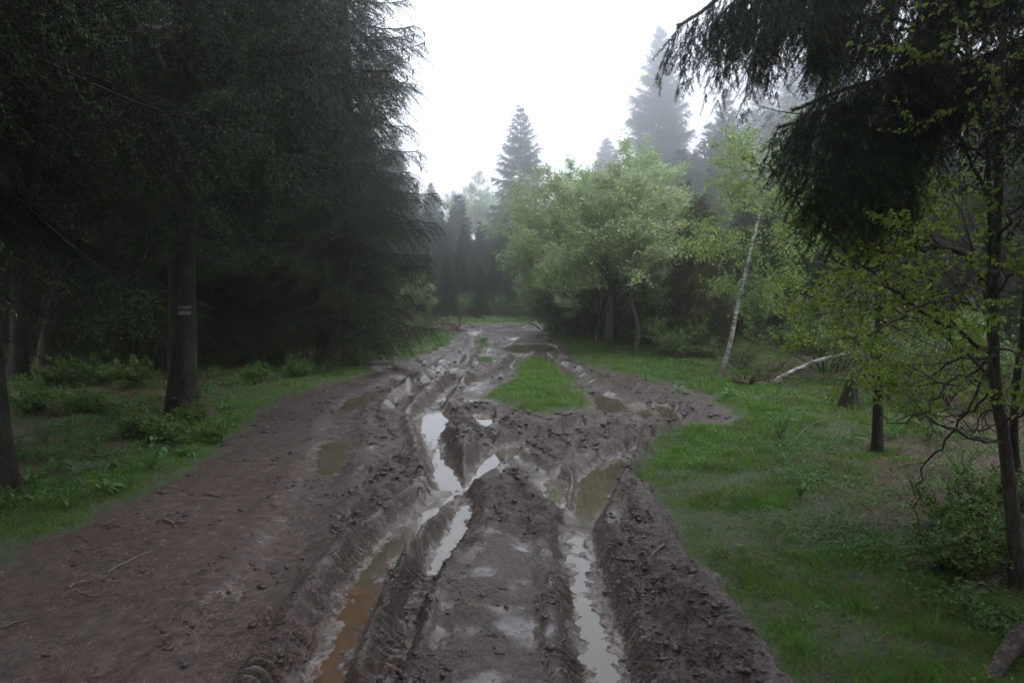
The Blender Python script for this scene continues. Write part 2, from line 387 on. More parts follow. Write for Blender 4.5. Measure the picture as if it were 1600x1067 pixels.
def leaf_material(name, ca, cb, trans=.35, tip=None, val=.18, gloss=.35):
    m, n, b = mat(name); out = n.nodes['Material Output']
    gi = n.nodes.new('ShaderNodeNewGeometry').outputs['Random Per Island']
    oi = n.nodes.new('ShaderNodeObjectInfo').outputs['Random']
    cl = noise(n, 1.6, 3, objco(n))
    f = math_(n, 'ADD', math_(n, 'MULTIPLY', gi, .55), math_(n, 'MULTIPLY', ramp(n, cl, [(.35, 0), (.65, 1)]), .45))
    c = mixc(n, f, ca, cb)
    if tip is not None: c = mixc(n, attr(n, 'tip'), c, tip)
    hv = N(n, 'ShaderNodeHueSaturation'); n.links.new(c, hv.inputs['Color'])
    n.links.new(math_(n, 'ADD', math_(n, 'MULTIPLY', oi, 2*val), 1-val), hv.inputs['Value'])
    n.links.new(math_(n, 'ADD', math_(n, 'MULTIPLY', oi, .03), .485), hv.inputs['Hue'])
    n.links.new(hv.outputs[0], b.inputs['Base Color']); b.inputs['Roughness'].default_value = .5; b.inputs['Specular IOR Level'].default_value = gloss
    if trans > 0:
        t = n.nodes.new('ShaderNodeBsdfTranslucent'); n.links.new(hv.outputs[0], t.inputs[0])
        ms = N(n, 'ShaderNodeMixShader'); ms.inputs[0].default_value = trans
        n.links.new(b.outputs[0], ms.inputs[1]); n.links.new(t.outputs[0], ms.inputs[2]); n.links.new(ms.outputs[0], out.inputs['Surface'])
    return m
def water_material():
    m, n, b = mat('muddy_water'); co = objco(n)
    c = ramp(n, noise(n, 1.2, 3, co), [(.35, (.050, .041, .028)), (.65, (.080, .067, .048))])
    n.links.new(c, b.inputs['Base Color']); b.inputs['Roughness'].default_value = .015; b.inputs['IOR'].default_value = 1.5
    bump(n, b, noise(n, 7, 2, co), .0012, .5); return m
def clear_water_material():
    m, n, b = mat('shallow_clear_water'); co = objco(n)
    c = ramp(n, noise(n, 6, 4, co), [(.3, (.055, .035, .021)), (.6, (.085, .056, .035)), (.75, (.12, .085, .056))])
    n.links.new(c, b.inputs['Base Color']); b.inputs['Roughness'].default_value = .05; b.inputs['IOR'].default_value = 1.33
    bump(n, b, noise(n, 40, 3, co), .002, .5); return m
def plain(name, c, rough=.7, var=.4, scale=8):
    m, n, b = mat(name)
    k = ramp(n, noise(n, scale, 5, objco(n)), [(.3, tuple(v*(1-var) for v in c)), (.7, tuple(min(1, v*(1+var)) for v in c))])
    n.links.new(k, b.inputs['Base Color']); b.inputs['Roughness'].default_value = rough
    bump(n, b, noise(n, scale*4, 4, objco(n)), .006, .6); return m

M_ground = ground_material()
M_bark = bark_material('spruce_bark', (.008, .006, .005), (.017, .013, .010), (.034, .027, .023), .5)
M_bark2 = bark_material('smooth_grey_bark', (.040, .032, .026), (.075, .062, .052), (.12, .105, .09), .4)
M_twig = plain('dark_twig', (.024, .018, .015), .8)
M_birch = birch_material()
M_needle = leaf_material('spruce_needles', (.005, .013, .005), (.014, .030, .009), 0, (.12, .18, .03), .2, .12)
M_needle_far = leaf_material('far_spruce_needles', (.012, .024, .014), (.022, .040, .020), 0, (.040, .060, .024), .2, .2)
M_needle_brown = leaf_material('faded_spruce_needles', (.030, .034, .014), (.055, .055, .022), 0, (.065, .07, .025), .1, .2)
M_spring = leaf_material('spring_leaves', (.16, .27, .035), (.28, .39, .06), .5, (.16, .10, .03), .12)
M_mid = leaf_material('hornbeam_leaves', (.235, .335, .145), (.36, .455, .215), .5, None, .14)
M_midbush = leaf_material('shrub_leaves', (.09, .16, .04), (.17, .26, .065), .4, None, .14)
M_birchleaf = leaf_material('birch_leaves', (.16, .28, .06), (.26, .40, .10), .5, None, .1)
M_bush = leaf_material('bush_leaves', (.070, .15, .022), (.14, .25, .045), .4, None, .15)
M_grass = leaf_material('grass_blades', (.055, .145, .016), (.13, .255, .034), .38, (.14, .115, .055), .0, .3)
M_herb = leaf_material('herb_leaves', (.050, .125, .030), (.10, .20, .05), .35, None, .2)
M_dull = leaf_material('dull_bluish_leaves', (.045, .085, .045), (.08, .13, .08), .3, None, .15)
M_litter = leaf_material('dead_leaves', (.060, .026, .015), (.20, .088, .042), .1, None, .0)
M_water = water_material(); M_clear = clear_water_material()
M_clod = plain('mud_clod', (.034, .021, .017), .5, .35, 30)
M_cone = plain('cone_scales', (.20, .075, .045), .6, .3, 60)
M_white = plain('white_paint', (.10, .105, .10), .8, .55, 14); M_black = plain('black_paint', (.012, .014, .013), .7, .3, 30)
M_wood = plain('split_wood', (.42, .20, .085), .7, .3, 30)
M_root = plain('earthy_root', (.055, .032, .022), .85, .5, 12)
M_stick = plain('wet_stick', (.075, .058, .047), .6, .4, 20)
M_stickpale = plain('pale_stick', (.10, .085, .075), .6, .3, 20)
M_deadfern = plain('dead_fern', (.075, .034, .018), .8, .4, 20)

# ------------------------------------------------------------------ ground
def ground():
    ys = list(np.arange(-9, 3.0, .12)); y = 3.0
    while y < 45: ys.append(y); y += .0085*(y/4)**1.45
    while y < 420: ys.append(y); y *= 1.035
    ys = np.array(ys)
    t = [0.0]; 
    while t[-1] < 14: t.append(t[-1] + (.0024 if t[-1] < .78 else .0024 + (t[-1]-.78)*.06))
    t = np.array(t); t = np.concatenate([-t[:0:-1], t])
    s = np.maximum(ys, 2.9)
    X = t[None, :]*s[:, None]; Y = np.repeat(ys[:, None], len(t), 1)
    x, y = X.ravel(), Y.ravel()
    h, mud, wet, churn, dr, shore, lug = fields(x, y)
    litter = np.clip(sstep(40, 28, y)*sstep(np.where(x < 0, .6, 1.2), np.where(x < 0, 1.8, 3.0), dr + 1.1*fbm(x, y, .9, 3, 51)) + .8*sstep(.1, .5, fbm(x, y, 1.4, 3, 52))*sstep(.2, 1, dr), 0, 1)
    nr, nc = len(ys), len(t)
    i = np.arange(nr*nc).reshape(nr, nc)
    F = np.stack([i[:-1, :-1], i[:-1, 1:], i[1:, 1:], i[1:, :-1]], -1).reshape(-1, 4)
    silt = np.clip(shore*.9*(fbm(x, y, 6, 2, 53)*.5+.75), 0, 1)*mud
    farwet = sstep(11, 17, y)*sstep(-.05, .4, fbm(x, y, 1.3, 3, 54)+.1)*.95
    flatwet = .9*sstep(-.05, .35, fbm(x, y, 2.6, 4, 55))*(1-churn)*(np.abs(x+.1) < 2.2)
    wet = np.clip(np.maximum(wet*(.6+.8*fbm(x, y, 8, 3, 56)), np.maximum(farwet, flatwet)), 0, 1)*mud
    wet[x < -1.2-.18*(y-4)] *= .6
    o = build('ground', np.stack([x, y, h], 1), F, M_ground, attrs=dict(mud=mud, wet=wet, churn=churn*mud, litter=litter, silt=silt, warm=mud*sstep(-.5, -2.4, x+.22*(y-4))*sstep(12, 6, y)*(.7+.6*fbm(x, y, 1.2, 3, 57))))
    tag(o, kind='structure'); print('ground quads', len(F))
ground()
for (Pw, zw), (nm, _) in zip(PUD, puddles):
    # a flat sheet at the water level reaching a little under the banks, given its outline from the puddle's own shape
    c = Pw.mean(0); n_ = len(Pw)
    d_ = np.roll(Pw, -1, 0)-np.roll(Pw, 1, 0); nr_ = norm(np.stack([d_[:, 1], -d_[:, 0]], 1))
    if np.sum(Pw[:, 0]*np.roll(Pw[:, 1], -1)-np.roll(Pw[:, 0], -1)*Pw[:, 1]) < 0: nr_ = -nr_
    out = Pw + nr_*np.clip(.05*c[1]/6, .05, .12)
    import bmesh
    bm = bmesh.new(); vs = [bm.verts.new((x_, y_, 0)) for x_, y_ in out]
    f_ = bm.faces.new(vs); bmesh.ops.triangulate(bm, faces=[f_]); bm.normal_update()
    if sum(f.normal.z for f in bm.faces) < 0: bmesh.ops.reverse_faces(bm, faces=bm.faces[:])
    me = bpy.data.meshes.new('puddle'); bm.to_mesh(me); bm.free()
    me.materials.append(M_clear if 'orange' in nm else M_water)
    o = bpy.data.objects.new('puddle', me); col.objects.link(o); o.location = (0, 0, zw)
    tag(o, nm, 'puddle', kind='structure')

# ------------------------------------------------------------------ geometry builders for plants
def tube(P, rad, ns=6):
    P = np.asarray(P, float); n = len(P); rad = np.broadcast_to(rad, (n,)) if np.ndim(rad) else np.full(n, rad)
    T = norm(np.gradient(P, axis=0)); up = np.array([0, 0, 1.]) if abs(T[0][2]) < .9 else np.array([1., 0, 0])
    A = norm(np.cross(T, up)); B = np.cross(T, A)
    a = np.linspace(0, 2*math.pi, ns, endpoint=False)
    V = P[:, None]+rad[:, None, None]*(A[:, None]*np.cos(a)[None, :, None]+B[:, None]*np.sin(a)[None, :, None])
    i = np.arange(n*ns).reshape(n, ns); j = np.roll(i, -1, 1)
    F = np.stack([i[:-1], j[:-1], j[1:], i[1:]], -1).reshape(-1, 4)
    return V.reshape(-1, 3), F
class Mesh:
    def __init__(s): s.V = []; s.Q = []; s.T = []; s.n = 0; s.A = []
    def add(s, V, Q=None, T=None, a=0.0):
        s.V.append(np.asarray(V, np.float32))
        if Q is not None and len(Q): s.Q.append(np.asarray(Q)+s.n)
        if T is not None and len(T): s.T.append(np.asarray(T)+s.n)
        s.A.append(np.broadcast_to(np.asarray(a, np.float32), (len(V),))); s.n += len(V)
    def build(s, name, mats, parent=None, key='tip', smooth=True):
        F = []
        if s.Q: F.append(np.concatenate(s.Q))
        if s.T: F.append(np.concatenate(s.T))
        return build(name, np.concatenate(s.V), F, mats, parent, smooth=smooth, attrs={key: np.concatenate(s.A)})
def needles(m, O, D, L, per, nl, nw, tipv=None, flat=.0, r=rng):
    """needles along straight twigs: one small blade each"""
    n = np.maximum(2, (L/per).astype(int)); idx = np.repeat(np.arange(len(O)), n)
    k = np.arange(len(idx))-np.repeat(np.cumsum(n)-n, n)
    f = (k+r.random(len(idx)))/n[idx]
    d = D[idx]; base = O[idx]+d*(L[idx]*f)[:, None]
    q = r.normal(size=(len(idx), 3)); q -= d*np.sum(q*d, 1, keepdims=True); q = norm(q)
    q[:, 2] *= (1-flat)
    dr = norm(d*.75+q*.75); ln = nl*(.7+.5*r.random(len(idx)))
    sd = norm(np.cross(dr, r.normal(size=(len(idx), 3))))*(nw/2)
    V = np.empty((len(idx), 3, 3)); V[:, 0] = base-sd; V[:, 1] = base+sd; V[:, 2] = base+dr*ln[:, None]
    tv = np.zeros(len(O)) if tipv is None else tipv
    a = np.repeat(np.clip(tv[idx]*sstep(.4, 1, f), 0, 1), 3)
    m.add(V.reshape(-1, 3), T=np.arange(len(idx)*3).reshape(-1, 3), a=a)
def spruce_branch(m, st, P, wmax, sp1, sp2, per, nl, nw, hang, r, tip=.5, inner=.12, stems=True, tl=1.0):
    """P: polyline of the branch; adds foliage to m and wood to st"""
    seg = np.linalg.norm(np.diff(P, axis=0), axis=1); L = seg.sum(); cum = np.concatenate([[0], np.cumsum(seg)])
    if stems: st.add(*tube(P, np.linspace(.005+.008*L, .003, len(P)), 4))
    k0 = max(1, int(len(P)*inner)); dP = P[k0+1:]-P[k0:-1]; lP = np.linalg.norm(dP, axis=1)
    if len(dP):
        for _ in range(3): needles(m, P[k0:-1], dP/lP[:, None], lP, per*.6, nl*1.3, nw, None, r=r)
    n1 = max(4, int(L*(1-inner)/sp1)*2)
    s = np.linspace(inner, .99, n1)+r.normal(size=n1)*.01; s = np.clip(s, .03, 1)
    O = np.stack([np.interp(s*L, cum, P[:, k]) for k in range(3)], 1)
    T = norm(np.stack([np.interp(np.clip(s*L+.05, 0, L), cum, P[:, k])-np.interp(np.clip(s*L-.05, 0, L), cum, P[:, k]) for k in range(3)], 1))
    S = norm(np.cross(T, [0, 0, 1.])); sg = np.where(np.arange(n1) % 2, 1, -1)[:, None]
    l2 = (wmax*np.minimum(1, (s-inner)*5+.4)*(1-s)**.5 + .15)*(.55+.75*r.random(n1))
    hz = hang*(.4+.9*r.random((n1, 1)))
    D = norm(T*.75+S*sg*(.75+.3*r.normal(size=(n1, 1)))+np.array([0, 0, -1.])*hz)
    # shoots bend down: sub twigs along each
    n2 = np.maximum(2, (l2/sp2).astype(int)); idx = np.repeat(np.arange(n1), n2)
    k = np.arange(len(idx))-np.repeat(np.cumsum(n2)-n2, n2); f = (k+.5)/n2[idx]
    bend = -.45*hang
    C = O[idx]+D[idx]*(l2[idx]*f)[:, None]; C[:, 2] += bend*l2[idx]*f*f
    dd = D[idx].copy(); dd[:, 2] += 2*bend*f; dd = norm(dd)
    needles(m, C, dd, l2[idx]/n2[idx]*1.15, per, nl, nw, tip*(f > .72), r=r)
    S2 = norm(np.cross(dd, [0, 0, 1.])+r.normal(size=dd.shape)*.15)
    for sgn in (1, -1):
        d3 = norm(dd*.75+S2*sgn*.75+np.array([0, 0, -1.])*(hang*(.2+.6*r.random((len(idx), 1)))))
        l3 = tl*(.05+.13*(1-f))*(.5+.8*r.random(len(idx)))*np.clip(l2[idx]/.25, .5, 1.4)
        needles(m, C, d3, l3, per, nl, nw, 1.6*tip*r.random(len(idx))*(f > .45)*(s[idx] > .3), r=r)
    if stems:
        a, b = O, O+D*l2[:, None]; b[:, 2] += bend*l2; pr = norm(np.cross(D, [.3, .2, 1.]))*.0035
        V = np.stack([a-pr, a+pr, b], 1).reshape(-1, 3); st.add(V, T=np.arange(len(V)).reshape(-1, 3))
def trunk_mesh(P, rad, ns=18, rough=.04, flare=0.0, sub=4, seed=1):
    P = smoothline(P, sub); rad = np.interp(np.linspace(0, 1, len(P)), np.linspace(0, 1, len(rad)), rad)
    V, F = tube(P, rad, ns); V = V.reshape(len(P), ns, 3); a = np.linspace(0, 2*math.pi, ns, endpoint=False)
    z = P[:, 2]-P[0, 2]; hgt = np.linalg.norm(P-P[0], axis=1)
    k = 1+rough*perlin(np.cos(a)[None, :]*1.6+7*seed+hgt[:, None]*.0, np.sin(a)[None, :]*1.6+hgt[:, None]*1.7, seed)*2
    if flare: k = k+flare*np.exp(-hgt[:, None]/.32)*(1+.55*np.cos(a*5+seed)[None, :])
    V = P[:, None]+(V-P[:, None])*k[..., None]
    return V.reshape(-1, 3), F
def spruce(name, H, Rm, zb, seed, r0, dens=1.0, sp1=.11, sp2=.075, per=.012, nl=.034, nw=.012, hang=.7, zfull=11, mats=None, whorl=.36, nb=6,
           tip=.5, dead=6, lean=(0, 0), flare=.25, topopen=0.0, prof=.72, tsub=8):
    r = np.random.default_rng(seed); root = empty(name)
    P = [np.array([lean[0]*t, lean[1]*t, H*t-.12*(1-t)]) for t in np.linspace(0, 1, 7)]
    for q in P[1:-1]: q[:2] += r.normal(size=2)*.03
    V, F = trunk_mesh(np.array(P), [r0, r0*.86, r0*.7, r0*.54, r0*.38, r0*.2, .012], 20, .05, flare, tsub, seed)
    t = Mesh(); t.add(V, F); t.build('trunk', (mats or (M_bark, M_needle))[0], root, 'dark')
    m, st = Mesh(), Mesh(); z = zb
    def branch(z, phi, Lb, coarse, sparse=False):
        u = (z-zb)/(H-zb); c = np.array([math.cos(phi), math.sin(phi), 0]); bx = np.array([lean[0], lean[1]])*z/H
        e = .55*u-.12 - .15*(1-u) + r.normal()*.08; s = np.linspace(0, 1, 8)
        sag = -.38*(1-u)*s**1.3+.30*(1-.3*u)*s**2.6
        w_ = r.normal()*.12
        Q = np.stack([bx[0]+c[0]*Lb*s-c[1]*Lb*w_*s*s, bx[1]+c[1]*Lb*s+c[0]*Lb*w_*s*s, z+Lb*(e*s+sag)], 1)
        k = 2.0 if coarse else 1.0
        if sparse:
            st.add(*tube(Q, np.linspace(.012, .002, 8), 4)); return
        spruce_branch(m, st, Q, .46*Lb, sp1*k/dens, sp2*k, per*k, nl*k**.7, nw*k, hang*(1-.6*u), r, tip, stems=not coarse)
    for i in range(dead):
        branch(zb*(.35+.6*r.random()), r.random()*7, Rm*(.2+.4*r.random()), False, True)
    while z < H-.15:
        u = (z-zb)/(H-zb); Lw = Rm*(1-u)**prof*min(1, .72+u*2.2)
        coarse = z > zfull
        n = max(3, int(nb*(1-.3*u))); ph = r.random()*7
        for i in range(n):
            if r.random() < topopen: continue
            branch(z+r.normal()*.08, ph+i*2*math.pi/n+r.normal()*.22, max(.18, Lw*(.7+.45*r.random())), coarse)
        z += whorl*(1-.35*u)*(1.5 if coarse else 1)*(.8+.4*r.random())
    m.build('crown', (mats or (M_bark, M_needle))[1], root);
    st.build('branches', M_twig, root)
    print(name, 'tris', sum(len(x) for x in m.T))
    return root
def leaves(m, C, D, Nn, size, r, aspect=.62, tip=None, fold=.25):
    """C centre/base, D direction, Nn normal"""
    n = len(C); D = norm(D); S = norm(np.cross(D, Nn)); U = np.cross(S, D)
    L = size[:, None]; w_ = L*aspect/2
    base = C; tp = C+D*L-U*L*.12; a = C+D*L*.30; b = C+D*L*.66-U*L*.03
    up = U*w_*fold*2
    V = np.stack([base, a-S*w_*.92+up*.5, b-S*w_*.8+up*.5, tp, b+S*w_*.8+up*.5, a+S*w_*.92+up*.5], 1).reshape(-1, 3)
    i = np.arange(n)[:, None]*6
    Q = np.concatenate([i+np.array([[0, 1, 2, 3]]), i+np.array([[0, 3, 4, 5]])])
    m.add(V, Q, a=0.0 if tip is None else np.repeat(tip, 6))
def grow(st, tips, p, d, L, r_, lev, maxl, r, up=.12, kids=(7, 6, 5), spread=.8, ratio=.5, gnarl=.16, start=.25, minr=.0025):
    n = 7; P = [np.array(p, float)]; d = norm(np.array(d, float)); seg = L/(n-1)
    for i in range(n-1):
        d = norm(d+r.normal(size=3)*gnarl+np.array([0, 0, up])); P.append(P[-1]+d*seg)
    P = np.array(P); rad = np.maximum(np.linspace(r_, r_*.35, n), minr)
    st.add(*tube(P, rad, 7 if lev == 0 else (5 if lev == 1 else 3)))
    if lev >= maxl: tips.append((P, L)); return
    K = kids[min(lev, len(kids)-1)]
    for k in range(K):
        f = start+(1-start)*(k+r.random()*.8)/K; q = f*(n-1); i = min(int(q), n-2); pt = P[i]+(P[i+1]-P[i])*(q-i)
        T = norm(P[i+1]-P[i]); s = r.normal(size=3); s -= T*np.dot(s, T); s = norm(s)
        s[2] *= .6
        grow(st, tips, pt, T*(1-spread*.45)+s*spread, L*ratio*(1.15-.5*f)*(.75+.5*r.random()), max(rad[i]*.55, minr), lev+1, maxl, r, up*.6, kids, spread, ratio, gnarl, .2, minr)
    tips.append((P[n//2:], L*.5))
def leaf_cloud(m, tips, per, size, r, horiz=.6, jitter=.05, droop=.3):
    C, D, Nn = [], [], []
    for P, L in tips:
        n = max(3, int(L/per)); f = r.random(n)*(len(P)-1); i = np.minimum(f.astype(int), len(P)-2)
        c = P[i]+(P[i+1]-P[i])*(f-i)[:, None]; T = norm(P[i+1]-P[i])
        s = norm(np.cross(T, [0, 0, 1.])+1e-4)*np.where(r.random(n) < .5, 1, -1)[:, None]
        C.append(c+r.normal(size=(n, 3))*jitter); D.append(T*.5+s*.8+r.normal(size=(n, 3))*.35+np.array([0, 0, -droop]))
        Nn.append(np.array([0, 0, 1.])*horiz+r.normal(size=(n, 3))*(1-horiz))
    C, D, Nn = (np.concatenate(q) for q in (C, D, Nn))
    leaves(m, C, D, Nn, size*(.6+.7*r.random(len(C))), r, .68)
    return len(C)
def broadleaf(name, trunk_pts, rads, seed, limbs, Lk, kids, per, size, mleaf, mbark=None, z0=.3, up=.12, spread=.8, ratio=.5, jitter=.06, flare=.1, droop=.3, az=None, maxl=2, minr=.003, dark=0.0, horiz=.6, fall=.45, z1=1.0):
    r = np.random.default_rng(seed); root = empty(name)
    V, F = trunk_mesh(np.array(trunk_pts), rads, 14, .04, flare, 5, seed); t = Mesh(); z = V[:, 2]
    t.add(V, F, a=np.clip(dark*np.exp(-z/.35)*1.6, 0, 1)); t.build('trunk', mbark or M_bark2, root, 'dark')
    st, tips = Mesh(), []; P = smoothline(np.array(trunk_pts), 5); n = len(P)
    for k in range(limbs):
        f = z0+(z1-z0)*(k+.5*r.random())/limbs; i = min(int(f*(n-1)), n-2); T = norm(P[i+1]-P[i])
        a = k*2.4+r.random() if az is None else az[0]+az[1]*(r.random()-.5)*2
        s = np.array([math.cos(a), math.sin(a), .15]); rr = np.interp(f, np.linspace(0, 1, len(rads)), rads)
        grow(st, tips, P[i], T*.5+s*.9, Lk*(1.1-fall*f)*(.75+.5*r.random()), rr*.36, 0, maxl, r, up, kids, spread, ratio, .14, .25, minr)
    m = Mesh(); nlv = leaf_cloud(m, tips, per, size, r, jitter=jitter, droop=droop, horiz=horiz)
    m.build('foliage', mleaf, root); st.build('branches', M_twig if mbark is None else M_twig, root)
    print(name, 'leaves', nlv); return root
def place(root, u, v, rz=0.0, s=1.0, Y=None, sink=.0, label=None, cat=None, group=None):
    if Y is None: x, y = px(u, v)
    else: p = at(u, 440, Y); x, y = p[0], p[1]
    root.location = (x, y, gz(x, y)-sink); root.rotation_euler = (0, 0, rz); root.scale = (s, s, s)
    return tag(root, label, cat, group)
def place_h(root, H0, u, vtop, Y, rz=0.0, **k):
    """stand the tree at depth Y so that its top shows at row vtop"""
    H0 = max(max(v[2] for v in c.bound_box) for c in root.children)
    p = at(u, vtop, Y); s = (p[2]-gz(p[0], p[1]))/H0; return place(root, u, 0, rz, s, Y=Y, **k)

# ------------------------------------------------------------------ spruces, near
def trail_mark(root, H, r0, z, face):
    """white, black, white bars painted on the bark of the trunk, on the side of angle face"""
    tr = kid(root, 'trunk'); co = np.array([v.co[:] for v in tr.data.vertices])
    V, F, idx = [], [], []
    for k, (a, b, mi) in enumerate([(z-.085, z-.03, 0), (z-.03, z+.012, 1), (z+.012, z+.045, 0)]):
        na, nz = 12, 4; base = len(V)
        for j in range(nz+1):
            zz = a+(b-a)*j/nz; nb_ = co[np.abs(co[:, 2]-zz) < .45]
            for i in range(na+1):
                an = face+(i/na-.5)*.95+.02*math.sin(7*j+i*3+k)
                ctr = nb_[:, :2].mean(0); rel = nb_[:, :2]-ctr; aa = np.arctan2(rel[:, 1], rel[:, 0])
                wgt = np.exp(-((np.angle(np.exp(1j*(aa-an))))/.22)**2-((nb_[:, 2]-zz)/.12)**2)
                rr = (np.linalg.norm(rel, axis=1)*wgt).sum()/wgt.sum()+.012
                V.append((ctr[0]+rr*math.cos(an), ctr[1]+rr*math.sin(an), zz))
        for j in range(nz):
            for i in range(na):
                p = base+j*(na+1)+i; F.append((p, p+1, p+na+2, p+na+1)); idx.append(mi)
    build('trail_mark', V, np.array(F), [M_white, M_black], root, idx)

LFT = 'tall spruces along the left of the track'
A = spruce('spruce_tree', 21, 3.3, 4.1, 101, .205, dens=1.0, sp1=.12, sp2=.085, hang=.75, zfull=9, whorl=.47, flare=.75, lean=(1.1, .2), nb=7, dead=14, tip=.35, topopen=.08)
x, y = px(285, 655); face = math.atan2(-y, -x)
trail_mark(A, 21, .26, 1.70, face+.12)
tag(kid(A, 'trail_mark'), 'small white, black and white bars painted on the bark')
A.location = (x, y, gz(x, y)-.03); tag(A, 'big dark spruce with a striped trail mark on its flared trunk, left of the track', 'tree', LFT)
B = spruce('spruce_tree', 19, 2.5, 1.2, 102, .20, sp1=.12, sp2=.085, hang=.75, zfull=10, whorl=.52, flare=.2, nb=6, dead=10, tip=.8)
place(B, 548, 573, 1.0, sink=.03, label='spruce nearest the sky gap on the left, its branch tips hanging over the track', cat='tree', group=LFT)
# reddish cones on the sky side of that spruce
def cones(root, n, spots, seed):
    r = np.random.default_rng(seed)
    m = kid(root, 'crown').data; co = np.empty(len(m.vertices)*3, np.float32); m.vertices.foreach_get('co', co); co = co.reshape(-1, 3)
    mw = np.array([[math.cos(root.rotation_euler[2]), -math.sin(root.rotation_euler[2])], [math.sin(root.rotation_euler[2]), math.cos(root.rotation_euler[2])]])
    wx = co[:, :2]@mw.T
    rad = np.hypot(co[:, 0], co[:, 1]); ok = (co[:, 2] > 4.5) & (co[:, 2] < 10.5) & (wx[:, 0] > .3) & (wx[:, 1] < .9) & (rad > .75*np.maximum(.3, 2.5*(1-(co[:, 2]-1.2)/18)**.72))
    ids = r.choice(np.flatnonzero(ok), n, replace=False)
    prof = [(0, .004), (.01, .013), (.04, .019), (.08, .017), (.115, .009), (.125, .002)]
    for k, i in enumerate(ids):
        P = np.array([[0, 0, -a] for a, _ in prof]); V, F = tube(P, np.array([b for _, b in prof])*(1+.0*k), 8)
        V[:, :2] *= (1+.12*np.sin(V[:, 2:3]*420)) 
        if k == 0: o = build('cone', V*1.15, F, M_cone, root); first = o
        else: o = first.copy(); col.objects.link(o); o.parent = root
        o.location = co[i]; o.rotation_euler = (r.normal()*.15, r.normal()*.15, 0)
cones(B, 34, None, 5)
C_ = spruce('spruce_tree', 18, 2.6, 1.5, 103, .17, sp1=.13, sp2=.095, per=.012, nl=.034, nw=.013, hang=.65, zfull=8.5, whorl=.60, nb=7, dead=12, tip=.6)
place(C_, 506, 572, 2.2, sink=.03, label='spruce with its thin trunk just left of the one at the sky gap', cat='tree', group=LFT)
def cp(root, u, v, rz, s, label, Y=None, group=LFT, **k):
    c = copy_tree(root)
    for ch in list(c.children):
        if ch.name.startswith(('cone', 'trail_mark')): bpy.data.objects.remove(ch)
    return place(c, u, v, rz, s, Y=Y, label=label, cat='tree', group=group, **k)
c = cp(A, -8, 775, 2.5, .80, 'spruce trunk cut by the left edge of the photo')
c = cp(C_, 428, 565, .4, .95, 'spruce deep in shade between the marked trunk and the road-edge spruces')
cp(B, 372, 548, 3.3, .9, 'spruce in the dark just right of the marked trunk, farther back')
cp(C_, 242, 585, 5.0, 1.0, 'spruce in the dark just left of the marked trunk')
cp(B, 195, 560, 4.1, 1.0, 'slim spruce trunk between the pale forked trunk and the marked one')
cp(C_, 110, 572, 1.1, .9, 'slim spruce trunk right beside the pale forked trunk')
cp(A, 30, 600, .9, .8, 'spruce trunk between the left edge and the pale forked trunk')
DEEP = 'spruces deep in the dark forest on the left'
r = np.random.default_rng(3); n_ = 0
for (u, Y) in [(-60, 16), (70, 20), (150, 22), (215, 25), (290, 20), (335, 24), (400, 24), (455, 22), (480, 27), (535, 26), (20, 26), (100, 29), (250, 31), (350, 33), (440, 34), (510, 36), (180, 36), (570, 34), (-120, 24)]:
    cp([B, C_][n_ % 2], u, 0, r.random()*6, .85+.35*r.random(), 'dark spruce standing deep in the forest left of the track', Y=Y, group=DEEP); n_ += 1
for x, y in [(-6.3, 2.6), (-5.6, -2.0), (-9, 0.5), (-10, 7.5), (-6.5, -6), (-3.2, -9.5), (0.8, -11), (4.2, -8.5), (5.8, -3.8), (4.9, 0.6), (8.6, 2.0), (9, -3), (-11, -5), (-9.5, 4.2)]:  # spruces added out of view, to shade the near mist and ground
    c = copy_tree(C_); c.location = (x, y, gz(x, y)-.03); c.rotation_euler = (0, 0, x*3+y); c.scale = (1.1, 1.1, 1.15); tag(c, 'unseen dark spruce added around the camera to shade the near mist and ground', 'tree', 'unseen spruces added for shade')
for x, y in [(-5.3, 4.0), (-4.7, .4), (-4.4, -4), (4.7, 2.4)]:  # more unseen spruces, added so their high boughs darken the verges
    c = copy_tree(A); bpy.data.objects.remove(kid(c, 'trail_mark')); c.location = (x, y, gz(x, y)-.03); c.rotation_euler = (0, 0, x+2*y); tag(c, 'unseen dark spruce added around the camera to shade the near mist and ground', 'tree', 'unseen spruces added for shade')

# ------------------------------------------------------------------ spruces, far and in the right wood
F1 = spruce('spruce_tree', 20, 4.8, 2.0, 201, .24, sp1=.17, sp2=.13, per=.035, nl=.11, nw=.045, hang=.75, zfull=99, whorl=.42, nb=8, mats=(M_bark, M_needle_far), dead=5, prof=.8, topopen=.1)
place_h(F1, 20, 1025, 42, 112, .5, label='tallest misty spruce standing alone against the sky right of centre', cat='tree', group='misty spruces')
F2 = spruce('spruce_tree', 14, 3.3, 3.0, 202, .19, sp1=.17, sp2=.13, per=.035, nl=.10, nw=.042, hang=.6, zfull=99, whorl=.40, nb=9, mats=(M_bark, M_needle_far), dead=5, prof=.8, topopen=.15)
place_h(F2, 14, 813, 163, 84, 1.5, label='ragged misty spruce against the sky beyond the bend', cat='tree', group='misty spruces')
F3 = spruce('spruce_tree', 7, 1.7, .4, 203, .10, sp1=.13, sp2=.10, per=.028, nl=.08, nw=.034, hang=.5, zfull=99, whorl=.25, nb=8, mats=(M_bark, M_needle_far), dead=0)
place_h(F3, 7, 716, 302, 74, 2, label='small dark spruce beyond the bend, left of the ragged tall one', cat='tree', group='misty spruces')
def cph(root, H0, u, vt, Y, label, group='misty spruces', **k):
    c = copy_tree(root); place_h(c, H0, u, vt, Y, random.random()*6, label=label, cat='tree', group=group, **k)
    q = random.uniform(.8, 1.35); c.scale = (c.scale[0]*q, c.scale[1]*q, c.scale[2]); c.rotation_euler[0] = random.gauss(0, .02); c.rotation_euler[1] = random.gauss(0, .02); return c
